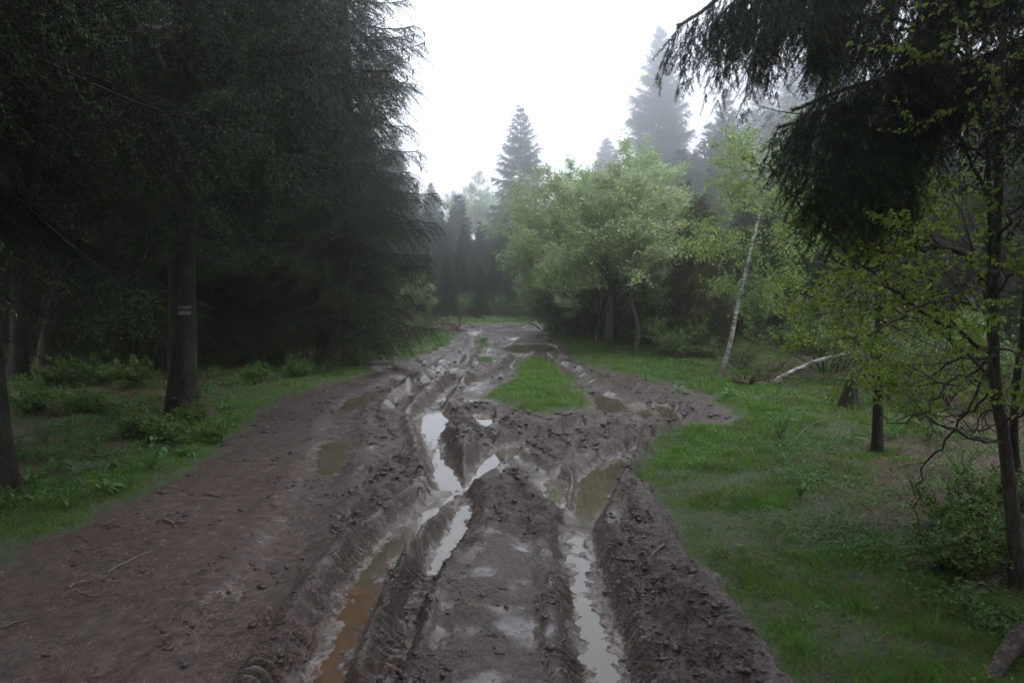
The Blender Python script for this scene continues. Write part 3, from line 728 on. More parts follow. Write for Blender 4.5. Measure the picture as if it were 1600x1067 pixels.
cph(F1, 20, 1128, 140, 92, 'wide misty spruce to the right of the tallest one')
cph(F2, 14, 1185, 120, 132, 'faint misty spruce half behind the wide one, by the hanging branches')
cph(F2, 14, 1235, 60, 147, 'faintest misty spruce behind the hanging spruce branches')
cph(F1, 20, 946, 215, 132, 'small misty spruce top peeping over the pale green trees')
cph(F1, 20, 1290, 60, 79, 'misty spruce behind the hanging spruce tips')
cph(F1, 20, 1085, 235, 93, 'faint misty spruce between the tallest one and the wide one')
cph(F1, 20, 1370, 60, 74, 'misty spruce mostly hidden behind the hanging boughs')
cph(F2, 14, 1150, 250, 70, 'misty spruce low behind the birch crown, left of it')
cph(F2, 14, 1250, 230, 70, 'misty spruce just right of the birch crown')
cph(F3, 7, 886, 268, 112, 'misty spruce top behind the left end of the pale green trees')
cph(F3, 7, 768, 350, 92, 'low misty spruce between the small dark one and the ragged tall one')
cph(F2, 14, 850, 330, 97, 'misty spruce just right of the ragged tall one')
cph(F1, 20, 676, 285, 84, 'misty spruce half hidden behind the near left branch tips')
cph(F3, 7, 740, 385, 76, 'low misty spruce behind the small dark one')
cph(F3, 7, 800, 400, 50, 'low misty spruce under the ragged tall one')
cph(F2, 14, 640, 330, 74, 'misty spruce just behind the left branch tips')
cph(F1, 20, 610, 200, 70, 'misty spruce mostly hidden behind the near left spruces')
G1 = spruce('spruce_tree', 12, 2.8, .3, 204, .15, sp1=.13, sp2=.10, per=.02, nl=.06, nw=.022, hang=.75, zfull=9, whorl=.30, nb=8, mats=(M_bark, M_needle), dead=4, prof=.75)
place_h(G1, 12, 1215, 250, 24, 1, label='dark spruce directly behind the leaning birch', cat='tree', group='spruces of the right wood')
G2 = spruce('spruce_tree', 6, 1.6, .1, 205, .09, sp1=.10, sp2=.08, per=.017, nl=.05, nw=.017, hang=1.2, zfull=9, whorl=.22, nb=8, mats=(M_bark, M_needle_brown), dead=0, prof=.6)
place_h(G2, 6, 1090, 300, 19.5, 1, label='brownish drooping spruce left of the leaning birch', cat='tree', group='spruces of the right wood')
cph(G2, 6, 1045, 400, 22.5, 'lower brownish spruce left of the drooping one', 'spruces of the right wood')
WL = 'tall misty spruces behind the pale green trees and the birch'
for u, vt, Y in [(1060, 230, 75), (1100, 190, 90), (1145, 170, 85), (1200, 170, 78), (1235, 130, 95), (1275, 110, 80), (1320, 90, 88), (1180, 230, 62), (1110, 260, 64), (1225, 260, 58), (1290, 200, 60), (1350, 130, 70), (1080, 300, 55), (1150, 310, 50)]:
    cph(G1, 12, u, vt, Y, 'misty spruce in the tall wall behind the pale green trees and the birch', WL)
for u, vt, Y in [(690, 330, 58), (722, 350, 53), (752, 345, 60), (782, 330, 56), (812, 335, 62), (842, 325, 57), (872, 300, 60), (650, 290, 55), (610, 250, 52), (705, 385, 49), (738, 395, 47), (768, 390, 50), (800, 380, 48), (832, 385, 50), (570, 200, 50)]:
    cph(G1, 12, u, vt, Y, 'dim spruce in the wall of trees beyond the bend', 'wall of spruces beyond the bend')
for u, vt, Y in [(698, 400, 40), (722, 385, 42), (748, 410, 40), (775, 395, 42), (800, 405, 40), (826, 390, 42), (850, 400, 41), (668, 390, 38), (640, 370, 38), (875, 390, 39)]:
    cph(G1, 12, u, vt, Y, 'young dark spruce standing at the very edge of the bend', 'young spruces at the edge of the bend')
RW = 'spruces of the right wood'
for u, vt, Y, lb in [(1265, 200, 22, 'dark spruce behind the upper end of the fallen birch'), (1160, 300, 27, 'dim spruce between the drooping spruce and the birch'), (1320, 150, 20, 'dark spruce behind the light green bush on the right'),
                     (1400, 190, 18, 'dark spruce behind the thin dark trunk on the right'), (1480, 230, 17, 'dark spruce behind the leafy young tree'), (1570, 170, 15, 'dark spruce at the right edge behind the leafy young tree')]:
    cph(G1, 12, u, vt, Y, lb, RW)
for u, vt, Y in [(1000, 380, 27), (1045, 360, 28), (1110, 330, 26), (1150, 350, 29), (1010, 330, 30), (1070, 280, 33), (1240, 200, 32), (1350, 150, 28), (1450, 170, 25), (1540, 190, 24), (1650, 150, 20), (950, 360, 31), (1310, 200, 38), (1180, 260, 38), (1430, 120, 36), (1720, 100, 16), (1630, 110, 30), (1500, 100, 45), (1570, 70, 50)]:
    cph(G1, 12, u, vt, Y, 'dim spruce far back in the wood on the right', 'dim spruces far back in the right wood')

# ------------------------------------------------------------------ far wood that reads as one mass beyond the bend and behind everything
for u, vt, Y in [(700, 345, 66), (728, 365, 62), (755, 350, 70), (785, 340, 66), (815, 360, 62), (845, 350, 68), (665, 330, 60), (635, 300, 60), (690, 385, 56), (740, 390, 57), (770, 380, 55), (800, 385, 57), (830, 380, 54), (655, 420, 52), (700, 400, 58), (745, 410, 48), (790, 415, 60), (830, 400, 52), (870, 380, 55), (560, 300, 50), (480, 200, 50), (400, 150, 48), (720, 420, 45), (770, 425, 46), (815, 420, 47), (850, 415, 46), (680, 425, 44)]:
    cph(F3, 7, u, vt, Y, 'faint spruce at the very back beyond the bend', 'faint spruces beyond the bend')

# ------------------------------------------------------------------ pale green broadleaf trees in the middle distance
MID = 'pale green young broadleaf trees right of the bend'
def upt(h, dx=0, dy=0, wob=.08, seed=0, n=6):
    r = np.random.default_rng(seed); return [np.array([dx*t+r.normal()*wob*(t > 0), dy*t+r.normal()*wob*(t > 0), h*t-.05]) for t in np.linspace(0, 1, n)]
H1 = broadleaf('broadleaf_tree', upt(5.6, .2, 0, seed=1), [.09, .08, .07, .055, .04, .02], 301, 15, 2.9, (9, 8), .026, .10, M_mid, z0=.16, up=.09, jitter=.07)
place_h(H1, 0, 885, 240, px(893, 533)[1], .3, label='leftmost pale green broadleaf tree, its crown leaning over the track', cat='tree', group=MID)
H2 = broadleaf('broadleaf_tree', upt(6.2, -.3, .2, seed=2), [.17, .15, .12, .09, .05, .02], 302, 16, 3.1, (9, 8), .026, .10, M_mid, z0=.2, up=.12, jitter=.07)
place_h(H2, 0, 955, 205, px(952, 552)[1], 0, label='pale green broadleaf tree with the thickest dark trunk', cat='tree', group=MID)
H3 = broadleaf('broadleaf_tree', upt(4.8, .7, .2, seed=3), [.07, .06, .055, .045, .03, .015], 303, 12, 2.2, (9, 8), .026, .10, M_mid, z0=.35, up=.1, jitter=.07)
place_h(H3, 0, 930, 280, px(930, 541)[1], 0, label='leaning broadleaf tree with an orange wound at the foot of its trunk', cat='tree', group=MID)
wv = np.array([[0, -.085, .02], [.05, -.083, .06], [.065, -.088, .22], [.035, -.09, .40], [.01, -.085, .30], [-.02, -.085, .12]]); 
wv2 = np.concatenate([wv, wv+[0, .03, 0]]); 
build('bark_wound', wv2+[.02, 0, 0], [np.array([[0, 1, 2, 3], [0, 3, 4, 5]]), np.array([[i, (i+1) % 6, (i+1) % 6+6, i+6] for i in range(6)])], M_wood, H3, smooth=False)
H4 = broadleaf('broadleaf_tree', upt(4.6, .1, .0, seed=4), [.08, .07, .06, .05, .03, .015], 304, 13, 2.4, (9, 8), .026, .10, M_mid, z0=.3, up=.1, jitter=.07)
place_h(H4, 0, 992, 255, px(992, 558)[1], 0, label='pale green broadleaf tree with a slim trunk, nearest the brownish spruce', cat='tree', group=MID)
def cb(root, H0, u, vt, Y, label, group=MID, s=None):
    c = copy_tree(root)
    for ch in list(c.children):
        if ch.name.startswith('bark_wound'): bpy.data.objects.remove(ch)
    return place_h(c, H0, u, vt, Y, random.random()*6, label=label, cat='tree', group=group)
cb(H1, 6.5, 870, 265, 29, 'pale green tree behind the leftmost one')
cb(H2, 7.2, 905, 235, 29, 'pale green tree behind the one leaning over the track')
cb(H1, 6.5, 985, 222, 27, 'pale green tree behind the thickest dark trunk')
cb(H2, 7.2, 1045, 255, 28, 'pale green tree at the right end of the group')
cb(H4, 5.5, 1020, 320, 23, 'low pale green tree in front of the right end of the group')
cb(H4, 5.5, 882, 400, 27, 'low pale green tree under the leftmost crown')
cb(H1, 6.5, 1245, 190, 63, 'misty pale broadleaf tree behind the birch crown')
cb(H2, 7.2, 1300, 230, 54, 'misty pale broadleaf tree right of the birch crown')
cb(H2, 7.2, 745, 262, 115, 'tall misty broadleaf tree beyond the bend')
cb(H1, 6.5, 690, 290, 110, 'misty broadleaf tree next to the left branch tips')
cb(H1, 6.5, 775, 300, 125, 'faint misty broadleaf tree beside the ragged tall spruce')
for u, vt, Y, lb in [(900, 400, 24.6, 'low pale green tree before the leftmost trunk'), (962, 405, 24, 'low pale green tree hiding the foot of the thickest trunk'), (1015, 415, 22.4, 'lowest pale green tree, next to the brownish spruce'), (935, 380, 26, 'low pale green tree between the leftmost and the thickest trunk')]:
    cb(H4, 5.5, u, vt, Y, lb)
cb(H3, 5.2, 655, 420, 29, 'young tree with a pale trunk just above the brush pile')
cb(H4, 5.5, 1180, 420, 24, 'low pale green tree behind the birch trunk')

# ------------------------------------------------------------------ leaning birch, fallen birch, stump
bx, by = px(1120, 600)
bp = [np.array([0, 0, -.05])]
for u, v in [(1128, 580), (1140, 540), (1150, 490), (1163, 430), (1178, 370), (1190, 320), (1203, 260), (1215, 200)]:
    q = at(u, v, by+.1); bp.append(q-np.array([bx, by, gz(bx, by)]))
BI = broadleaf('birch_tree', bp, [.062, .050, .043, .039, .035, .029, .022, .015, .008], 401, 15, 1.5, (8, 7), .030, .062, M_birchleaf, mbark=M_birch, z0=.36, z1=.88, up=.0, spread=.85, jitter=.06, dark=.9, droop=.7, flare=.25, fall=.3)
place(BI, 1120, 600, label='leaning birch with white black-flecked trunk beside the track', cat='tree')
# fallen birch: root end low on the left, crown end held up on the right
fx, fy = px(1178, 608)
fp = [at(1172, 606, fy)+[0, 0, .0], at(1200, 600, fy), at(1225, 588, fy+.1), at(1250, 575, fy+.2), at(1280, 563, fy+.3), at(1320, 553, fy+.4), at(1360, 547, fy+.5)]
fo = empty('fallen_birch', fp[0]); fp = [p-fp[0] for p in fp]
V, F = trunk_mesh(np.array(fp), [.11, .075, .055, .048, .042, .034, .022], 14, .08, 0, 5, 9)
t = Mesh(); t.add(V, F, a=np.clip(1-(V[:, 0]-.35)/.2, 0, 1)); t.build('trunk', M_birch, fo, 'dark')
r = np.random.default_rng(31); m = Mesh()
for k in range(26):
    a = r.random()*6.28; p = np.array([0, 0, 0.05]); d = norm(np.array([-.8+r.normal()*.5, r.normal()*.7, r.normal()*.5])); P = [p]
    for i in range(4): P.append(P[-1]+d*.10); d = norm(d+r.normal(size=3)*.35)
    m.add(*tube(P, np.linspace(.035, .006, 5), 5))
m.build('root_plate', M_root, fo)
tag(fo, 'fallen birch log with dark root end on the grass, pale bark rising to the right', 'fallen tree')
sx, sy = px(1326, 642)
def stump(name, h, r0, seed, top=M_root):
    root = empty(name); V, F = trunk_mesh(np.array([[0, 0, -.05], [0, 0, h*.4], [.02, 0, h*.8], [.03, 0, h]]), [r0, r0*.8, r0*.65, r0*.5], 16, .18, .5, 5, seed)
    r = np.random.default_rng(seed); V = V.copy(); V[-16:, 2] += r.normal(size=16)*h*.12
    Mesh_ = Mesh(); Mesh_.add(V, F); c = V[-16:].mean(0)-[0, 0, .05]; n = len(V); V2 = np.concatenate([V, [c]])
    build('stump_wood', V2, [F, np.array([[n-16+i, n-16+(i+1) % 16, n] for i in range(16)])], M_bark, root)
    return root
s1 = stump('tree_stump', .45, .13, 4); place(s1, 1326, 642, label='dark ragged stump on the far edge of the right hand grass', cat='stump')
# brown split bark lying against the stump
# ------------------------------------------------------------------ dark slim trunk right, young leafy tree, hanging spruce
Q = spruce('spruce_tree', 7.5, 1.7, 2.3, 601, 0.058, sp1=.13, sp2=.10, per=.013, nl=.026, nw=.006, hang=1.1, zfull=99, whorl=.45, nb=5, mats=(M_bark, M_needle_brown), dead=10, topopen=.3, lean=(.15, .1), flare=.35, prof=.5)
place(Q, 1370, 712, 1.2, label='slim dark spruce trunk standing free on the right hand grass', cat='tree')
Yn = px(1590, 925)[1]
def rel(pts, Y, base, dy=None):
    return np.array([at(u, v, Y+(0 if dy is None else dy[i]))-base for i, (u, v) in enumerate(pts)])
xb, yb = px(1592, 928); base = np.array([xb, yb, gz(xb, yb)-.03])
YT = empty('broadleaf_tree', tuple(base))
def stem(pts, rads, name, dy=None, ns=14, sub=5, mm=M_bark2, parent=YT, b=base, Y=Yn, fl=.0, seed=3):
    P = rel(pts, Y, b, dy); V, F = trunk_mesh(P, rads, ns, .05, fl, sub, seed); t = Mesh(); t.add(V, F); t.build(name, mm, parent, 'dark'); return smoothline(P, sub)
T1 = stem([(1592, 935), (1588, 860), (1578, 760), (1568, 680), (1556, 600), (1553, 520), (1556, 420), (1560, 300), (1562, 180), (1568, 60), (1575, -60), (1580, -250)], [.048, .043, .040, .037, .034, .032, .029, .026, .023, .02, .016, .01], 'trunk', fl=.45)
T2 = stem([(1568, 680), (1556, 640), (1549, 560), (1546, 450), (1547, 330), (1540, 220), (1520, 120), (1495, 20), (1480, -80)], [.021, .021, .020, .018, .016, .013, .010, .008, .005], 'second_stem', dy=[0, .05, .1, .15, .15, .12, .1, .1, .1])
r = np.random.default_rng(61); stB, tipsB = Mesh(), []
def limb(pts, dy, r0, kids=8, Lk=.45, leafy=True, tipto=True, lv=1):
    P = smoothline(rel(pts, Yn, base, dy), 5); n = len(P)
    P[1:-1] += r.normal(size=(n-2, 3))*.012
    rad = np.linspace(r0, r0*.25, n); stB.add(*tube(P, rad, 6))
    for k in range(kids):
        f = .18+.8*(k+r.random())/kids; i = min(int(f*(n-1)), n-2); T = norm(P[i+1]-P[i]); s = r.normal(size=3)*[1, 1, .4]; s -= T*np.dot(s, T); s = norm(s)
        tl = tipsB if leafy else []
        grow(stB, tl, P[i], T*.7+s*.7, 1.15*Lk*(1.2-.6*f)*(.6+.7*r.random()), max(rad[i]*.5, .002), 1, 1+lv, r, .02, (5, 5, 4), .8, .5, .14, .2, .0013)
    if leafy: tipsB.append((P[n//2:], np.linalg.norm(P[-1]-P[n//2])))
limb([(1555, 460), (1500, 400), (1470, 385), (1440, 390), (1425, 360), (1430, 330)], [0, -.1, -.2, -.3, -.35, -.4], .016, 9)
limb([(1555, 560), (1500, 520), (1440, 490), (1400, 455), (1330, 400), (1270, 345), (1200, 255)], [0, -.1, -.1, -.1, 0, .1, .2], .016, 12, .4)
limb([(1555, 330), (1520, 260), (1490, 190), (1470, 120), (1460, 40)], [0, .2, .3, .4, .5], .014, 9, .5)
limb([(1556, 420), (1520, 430), (1480, 470), (1430, 480), (1360, 520), (1300, 530)], [0, -.3, -.5, -.7, -.8, -.9], .013, 12, .42)
limb([(1553, 500), (1500, 470), (1430, 440), (1370, 420), (1300, 440), (1260, 450)], [0, .4, .7, .9, 1.1, 1.2], .014, 12, .5)
limb([(1555, 380), (1590, 330), (1640, 300), (1700, 290)], [0, -.2, -.3, -.3], .014, 8, .5)
limb([(1556, 460), (1590, 430), (1640, 420)], [0, -.5, -.8], .012, 7, .45)
limb([(1560, 250), (1500, 230), (1440, 240), (1380, 230)], [0, .3, .5, .6], .013, 10, .5)
limb([(1562, 180), (1600, 120), (1650, 60)], [0, .2, .3], .013, 8, .5)
limb([(1560, 200), (1530, 110), (1500, 40), (1470, -60)], [0, -.3, -.4, -.4], .012, 8, .5)
limb([(1553, 560), (1500, 560), (1450, 590), (1400, 610)], [0, .5, .8, 1.0], .012, 9, .45)
limb([(1556, 600), (1520, 640), (1480, 650), (1420, 640), (1360, 600)], [0, .4, .7, .9, 1.0], .010, 8, .4)
limb([(1550, 500), (1500, 330), (1430, 300), (1350, 300)], [.2, .7, 1.1, 1.4], .012, 11, .55)
limb([(1556, 600), (1500, 540), (1430, 500), (1370, 470), (1310, 480), (1255, 500)], [0, .2, .4, .5, .6, .6], .011, 14, .45)
limb([(1553, 560), (1480, 600), (1420, 570), (1360, 560), (1320, 580)], [0, .5, .9, 1.1, 1.2], .010, 12, .42)
limb([(1556, 420), (1520, 380), (1470, 350), (1400, 400), (1340, 380)], [0, .6, 1.0, 1.3, 1.5], .010, 12, .5)
limb([(1552, 540), (1600, 560), (1640, 590)], [0, -.3, -.5], .01, 6, .4)
limb([(1566, 660), (1610, 640), (1660, 620)], [0, -.2, -.3], .01, 5, .4)
# bare dead limbs
limb([(1553, 545), (1545, 565), (1520, 620), (1490, 680), (1450, 720), (1436, 760), (1430, 840)], [0, -.1, -.2, -.2, -.2, -.15, -.1], .012, 3, .3, False, lv=0)
limb([(1556, 600), (1520, 590), (1490, 590), (1450, 640), (1400, 660), (1370, 640)], [0, -.2, -.4, -.5, -.5, -.5], .010, 4, .35, False, lv=0)
limb([(1568, 690), (1530, 690), (1480, 665), (1430, 650), (1390, 655)], [0, -.2, -.35, -.4, -.4], .010, 4, .3, False, lv=0)
limb([(1568, 660), (1540, 640), (1520, 680), (1500, 665)], [0, -.1, -.15, -.2], .009, 2, .2, False, lv=0)
stB.build('branches', M_twig, YT)
m = Mesh(); C, D, Nn, tp = [], [], [], []
for P, L in tipsB:
    n = max(4, int(L/.014)); f = r.random(n)*(len(P)-1); i = np.minimum(f.astype(int), len(P)-2); c = P[i]+(P[i+1]-P[i])*(f-i)[:, None]; T = norm(P[i+1]-P[i])
    s = norm(np.cross(T, [0, 0, 1.])+1e-4)*np.where(r.random(n) < .5, 1, -1)[:, None]
    C.append(c+r.normal(size=(n, 3))*.006); D.append(T*.4+s*.7+r.normal(size=(n, 3))*.35+np.array([0, 0, -.55])); Nn.append(np.array([0, 0, 1.])*.6+r.normal(size=(n, 3))*.4)
C, D, Nn = (np.concatenate(q) for q in (C, D, Nn)); leaves(m, C, D, Nn, .031*(.55+.7*r.random(len(C))), r, .68, tip=(r.random(len(C)) < .12)*.6, fold=.35)
m.build('foliage', M_spring, YT); print('young tree leaves', len(C))
tag(YT, 'young broadleaf tree with yellow green spring leaves and two thin stems, near right', 'tree')
# another dark trunk at the right edge
x2, y2 = px(1600, 800); b2 = np.array([x2, y2, gz(x2, y2)-.03]); D2 = empty('bare_tree', tuple(b2))
stem([(1600, 800), (1590, 740), (1584, 680), (1588, 600), (1600, 500), (1610, 300), (1620, 0)], [.042, .038, .035, .032, .028, .024, .015], 'trunk', parent=D2, b=b2, Y=y2, mm=M_bark, seed=8)
tag(D2, 'dark bare trunk at the right edge just behind the leafy young tree', 'tree')
# pale forked trunk in the left forest
Yf = 15.0; xf = at(72, 440, Yf)[0]; bf = np.array([xf, Yf, gz(xf, Yf)-.05]); FT = empty('broadleaf_tree', tuple(bf))
stem([(68, 575), (72, 530), (82, 480), (90, 430), (94, 380), (92, 320), (100, 240), (110, 150)], [.15, .12, .11, .10, .085, .07, .05, .02], 'trunk', parent=FT, b=bf, Y=Yf, fl=.3, seed=5)
stem([(75, 500), (66, 450), (60, 390), (50, 320), (45, 240)], [.09, .07, .055, .04, .02], 'second_stem', parent=FT, b=bf, Y=Yf, seed=6)
stf, tf = Mesh(), []; r = np.random.default_rng(66)
for u, v, dx in [(92, 390, 1), (92, 350, -1), (95, 300, 1), (80, 470, 1), (60, 390, -1), (50, 330, 1), (100, 250, 1), (84, 440, -1)]:
    grow(stf, tf, at(u, v, Yf)-bf, np.array([dx, -.6+r.normal()*.3, .25]), 1.5, .03, 0, 2, r, .03, (6, 5), .8, .5, .15, .25, .003)
m = Mesh(); leaf_cloud(m, tf, .06, .075, r, jitter=.04); m.build('foliage', M_mid, FT); stf.build('branches', M_twig, FT)
tag(FT, 'pale forked broadleaf trunk with sparse green leaves in the dark left forest', 'tree')

# spruce standing right of the frame whose branches hang into the top right of the view
hb = np.array([5.6, 5.6, 0.]); hb[2] = gz(hb[0], hb[1])-.05; HS = empty('spruce_tree', tuple(hb))
V, F = trunk_mesh(np.array([[0, 0, 0], [0, .02, 3], [.03, 0, 8], [0, 0, 15]]), [.24, .2, .14, .02], 20, .05, .3, 8, 12); t = Mesh(); t.add(V, F); t.build('trunk', M_bark, HS, 'dark')
r = np.random.default_rng(77); m, st = Mesh(), Mesh()
def hbranch(pts, Ys, wmax, hang, r0=.02, sp1=.072, tl=1.0, inner=.1):
    P = smoothline(np.array([at(u, v, Y) for (u, v), Y in zip(pts, Ys)])-hb, 4)
    st.add(*tube(P, np.linspace(r0, .004, len(P)), 7))
    spruce_branch(m, st, P, wmax*.74, sp1, 0.045, .0026, .025, .0038, hang*.62, r, .35, inner, True, 1.5)
hbranch([(1900, -150), (1600, -90), (1400, -70), (1250, -50), (1150, -20), (1095, 20), (1058, 42)], [5.5, 5.0, 4.7, 4.6, 4.5, 4.45, 4.4], .62, 2.4, .022)
hbranch([(1900, -250), (1600, -170), (1400, -110), (1280, -60), (1225, -20), (1190, 60), (1170, 110)], [5.6, 5.2, 5.0, 4.9, 4.8, 4.8, 4.8], .60, 2.6)
hbranch([(2000, -100), (1700, 20), (1600, 62), (1540, 90), (1475, 112), (1400, 120), (1320, 140), (1260, 165), (1238, 172)], [5.6, 5.2, 5.0, 4.9, 4.8, 4.7, 4.6, 4.5, 4.5], .60, 2.2, .026, .058, inner=.35)
hbranch([(1500, 112), (1440, 150), (1380, 190), (1320, 225), (1280, 245), (1258, 252)], [4.8, 4.7, 4.6, 4.5, 4.5, 4.5], .50, 2.0, .010, .058)
hbranch([(1480, 110), (1430, 190), (1390, 240), (1330, 285), (1285, 305), (1262, 312)], [4.8, 4.8, 4.8, 4.7, 4.7, 4.7], .42, 1.9, .010, .058)
hbranch([(1520, 100), (1470, 60), (1400, 30), (1340, 30), (1300, 50), (1270, 80)], [4.9, 4.7, 4.6, 4.6, 4.6, 4.6], .55, 2.3, .010, .062)
hbranch([(1700, -80), (1560, -60), (1480, -20), (1440, 40), (1410, 90)], [5.4, 5.1, 5.0, 5.0, 5.0], .55, 2.2, .012, .05)
hbranch([(1360, 130), (1300, 170), (1250, 190), (1215, 200)], [4.6, 4.55, 4.5, 4.5], .34, 2.2, .008, .062)
hbranch([(1400, 200), (1360, 250), (1300, 270), (1262, 275)], [4.7, 4.6, 4.6, 4.6], .34, 2.2, .008, .062)
hbranch([(1430, 230), (1400, 290), (1375, 320), (1355, 335)], [4.8, 4.7, 4.7, 4.7], .30, 1.8, .008, .062)
hbranch([(1300, -60), (1200, -40), (1140, 10), (1115, 40)], [4.6, 4.5, 4.5, 4.5], .50, 2.6, .010, .05)
hbranch([(1420, -100), (1320, -60), (1290, -20), (1270, 40)], [5.0, 5.0, 5.0, 5.0], .45, 2.4, .009, .05)
# higher branches above the view
for k in range(34):
    z = 3.6+k*.33; a = k*2.4; L = 3.0*(1-(z-3.6)/11.5)**.7
    if z < 6 and (math.cos(a) < -.2): continue
    s = np.linspace(0, 1, 7); P = np.stack([np.cos(a)*L*s, np.sin(a)*L*s, z+L*(.05*s-.3*s**1.5+.2*s**3)], 1)
    spruce_branch(m, st, P, .34*L, .2, .16, .03, .05, .016, .9, r, .3, .12, False)
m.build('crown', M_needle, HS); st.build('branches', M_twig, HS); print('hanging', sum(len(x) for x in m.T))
tag(HS, 'near spruce whose dark branches hang into the top right corner', 'tree')

# light green bushes under the right wood and elsewhere
def bush(name, h, wd, seed, n=16, per=.03, size=.045, ml=M_bush, kids=(6, 5)):
    r = np.random.default_rng(seed); root = empty(name); st, tips = Mesh(), []
    for k in range(n):
        a = k*2.4+r.random(); d = np.array([math.cos(a)*wd/h*.8, math.sin(a)*wd/h*.8, 1.0]); p = np.array([math.cos(a), math.sin(a), 0])*wd*.18*r.random()
        grow(st, tips, p+[0, 0, -.03], d, h*(.6+.4*r.random()), .008+.006*h, 0, 2, r, .02, kids, .8, .45, .14, .15, .0018)
    m = Mesh(); nl = leaf_cloud(m, tips, per, size, r, jitter=size*.4, droop=.2); m.build('foliage', ml, root); st.build('stems', M_twig, root); print(name, nl); return root
K1 = bush('leafy_bush', 2.6, 2.0, 71, 16, .035, .055, M_midbush)
place(K1, 1300, 600, 0, 1, Y=15.8, label='light green bush behind the fallen birch log', cat='bush')
def cbush(root, label, u, v=None, Y=None, s=1, cat='bush', group=None):
    c = copy_tree(root); return place(c, u, v, random.random()*6, s, Y=Y, label=label, cat=cat, group=group)
cbush(K1, 'light green bush half behind the slim dark spruce trunk', 1400, Y=13.5, s=.9)
cbush(K1, 'light green bush right of the slim dark spruce trunk', 1470, Y=11.5, s=.7)
cbush(K1, 'bush with pale leaves in the shade at the far right', 1600, Y=11, s=.8)
cbush(K1, 'light bush left of the leaning birch foot', 1060, Y=18.5, s=.55)
cbush(K1, 'yellow green bush beside the brush pile beyond the left verge', 655, Y=28, s=.42)
cbush(K1, 'low bush right of the leaning birch foot', 1160, Y=16.3, s=.35)
for u, Y, s in [(905, 26, .9), (965, 25, .9), (1010, 23, .85), (1040, 21.5, .7), (880, 28, 1.0), (925, 27, 1.1), (985, 26, 1.1), (1060, 24, 1.0), (1025, 26, 1.2), (860, 30, 1.1)]:
    cbush(K1, 'low bush in the shade under the pale green broadleaf trees', u, Y=Y, s=s, group='low bushes under the pale green trees')
for u, Y, s in [(720, 40, .7), (760, 41, .7), (800, 40, .6), (840, 39, .7)]:
    cbush(K1, 'low misty bush at the foot of the wood beyond the bend', u, Y=Y, s=s, group='low bushes beyond the bend')
K2 = bush('bilberry_shrub', .42, .35, 72, 18, .010, .026, M_bush, (6, 4))
BIL = [((1490, 905), 1.0, 'bright bilberry shrub left of the young tree foot'), ((1545, 880), .9, 'bilberry shrub close to the young tree foot'), ((1560, 820), 1.2, 'bilberry shrub behind the young tree foot'), ((1500, 840), 1.1, 'bilberry shrub behind the bright one left of the young tree'),
       ((300, 668), .9, 'shrub growing at the foot of the marked spruce'), ((335, 690), .8, 'low shrub right of the marked spruce foot, near the track'), ((262, 700), 1.0, 'low shrub left of the marked spruce foot'),
       ((220, 690), 1.0, 'shrub among the left undergrowth, halfway to the marked spruce'), ((90, 610), 1.5, 'bilberry shrub below the pale forked trunk'), ((150, 605), 1.6, 'bilberry shrub right of the pale forked trunk foot'), ((205, 612), 1.5, 'bilberry shrub behind the marked spruce on its left'),
       ((50, 650), 1.3, 'bilberry shrub beside the cut off left trunk'), ((130, 650), 1.2, 'bilberry shrub in the middle of the left undergrowth'), ((465, 590), 1.2, 'yellowish shrub on the verge before the thin spruce trunks'), ((400, 600), 1.1, 'low shrub on the verge right of the marked spruce')]
for i, ((u, v), s, lb) in enumerate(BIL):
    if i == 0: place(K2, u, v, 0, s, label=lb, cat='shrub', group='bilberry shrubs')
    else: cbush(K2, lb, u, v, s=s, cat='shrub', group='bilberry shrubs')
# broad leaved herbs and ferns
def herb(seed, n=12, L=.16, asp=.42, h=.22, ml=M_herb, upr=.5):
    r = np.random.default_rng(seed); root = empty('leafy_herb'); m, st = Mesh(), Mesh(); C, D, Nn, S = [], [], [], []
    for k in range(n):
        a = k*2.4+r.random()*.6; hh = h*(.3+.7*r.random()); P = np.array([[0, 0, -.01], [math.cos(a)*.25*hh, math.sin(a)*.25*hh, hh*.6], [math.cos(a)*.6*hh, math.sin(a)*.6*hh, hh]]); P = smoothline(P, 3)
        st.add(*tube(P, .0025, 4)); C.append(P[-1]); D.append([math.cos(a), math.sin(a), upr*r.normal()]); Nn.append([r.normal()*.2, r.normal()*.2, 1]); S.append(L*(.6+.6*r.random()))
    leaves(m, np.array(C), np.array(D), np.array(Nn), np.array(S), r, asp, fold=.3); m.build('leaves', ml, root); st.build('stems', ml, root); return root
E1 = herb(81); E2 = herb(82, 9, .17, .28, .20, M_dull, .3); E3 = herb(83, 18, .07, .55, .3)
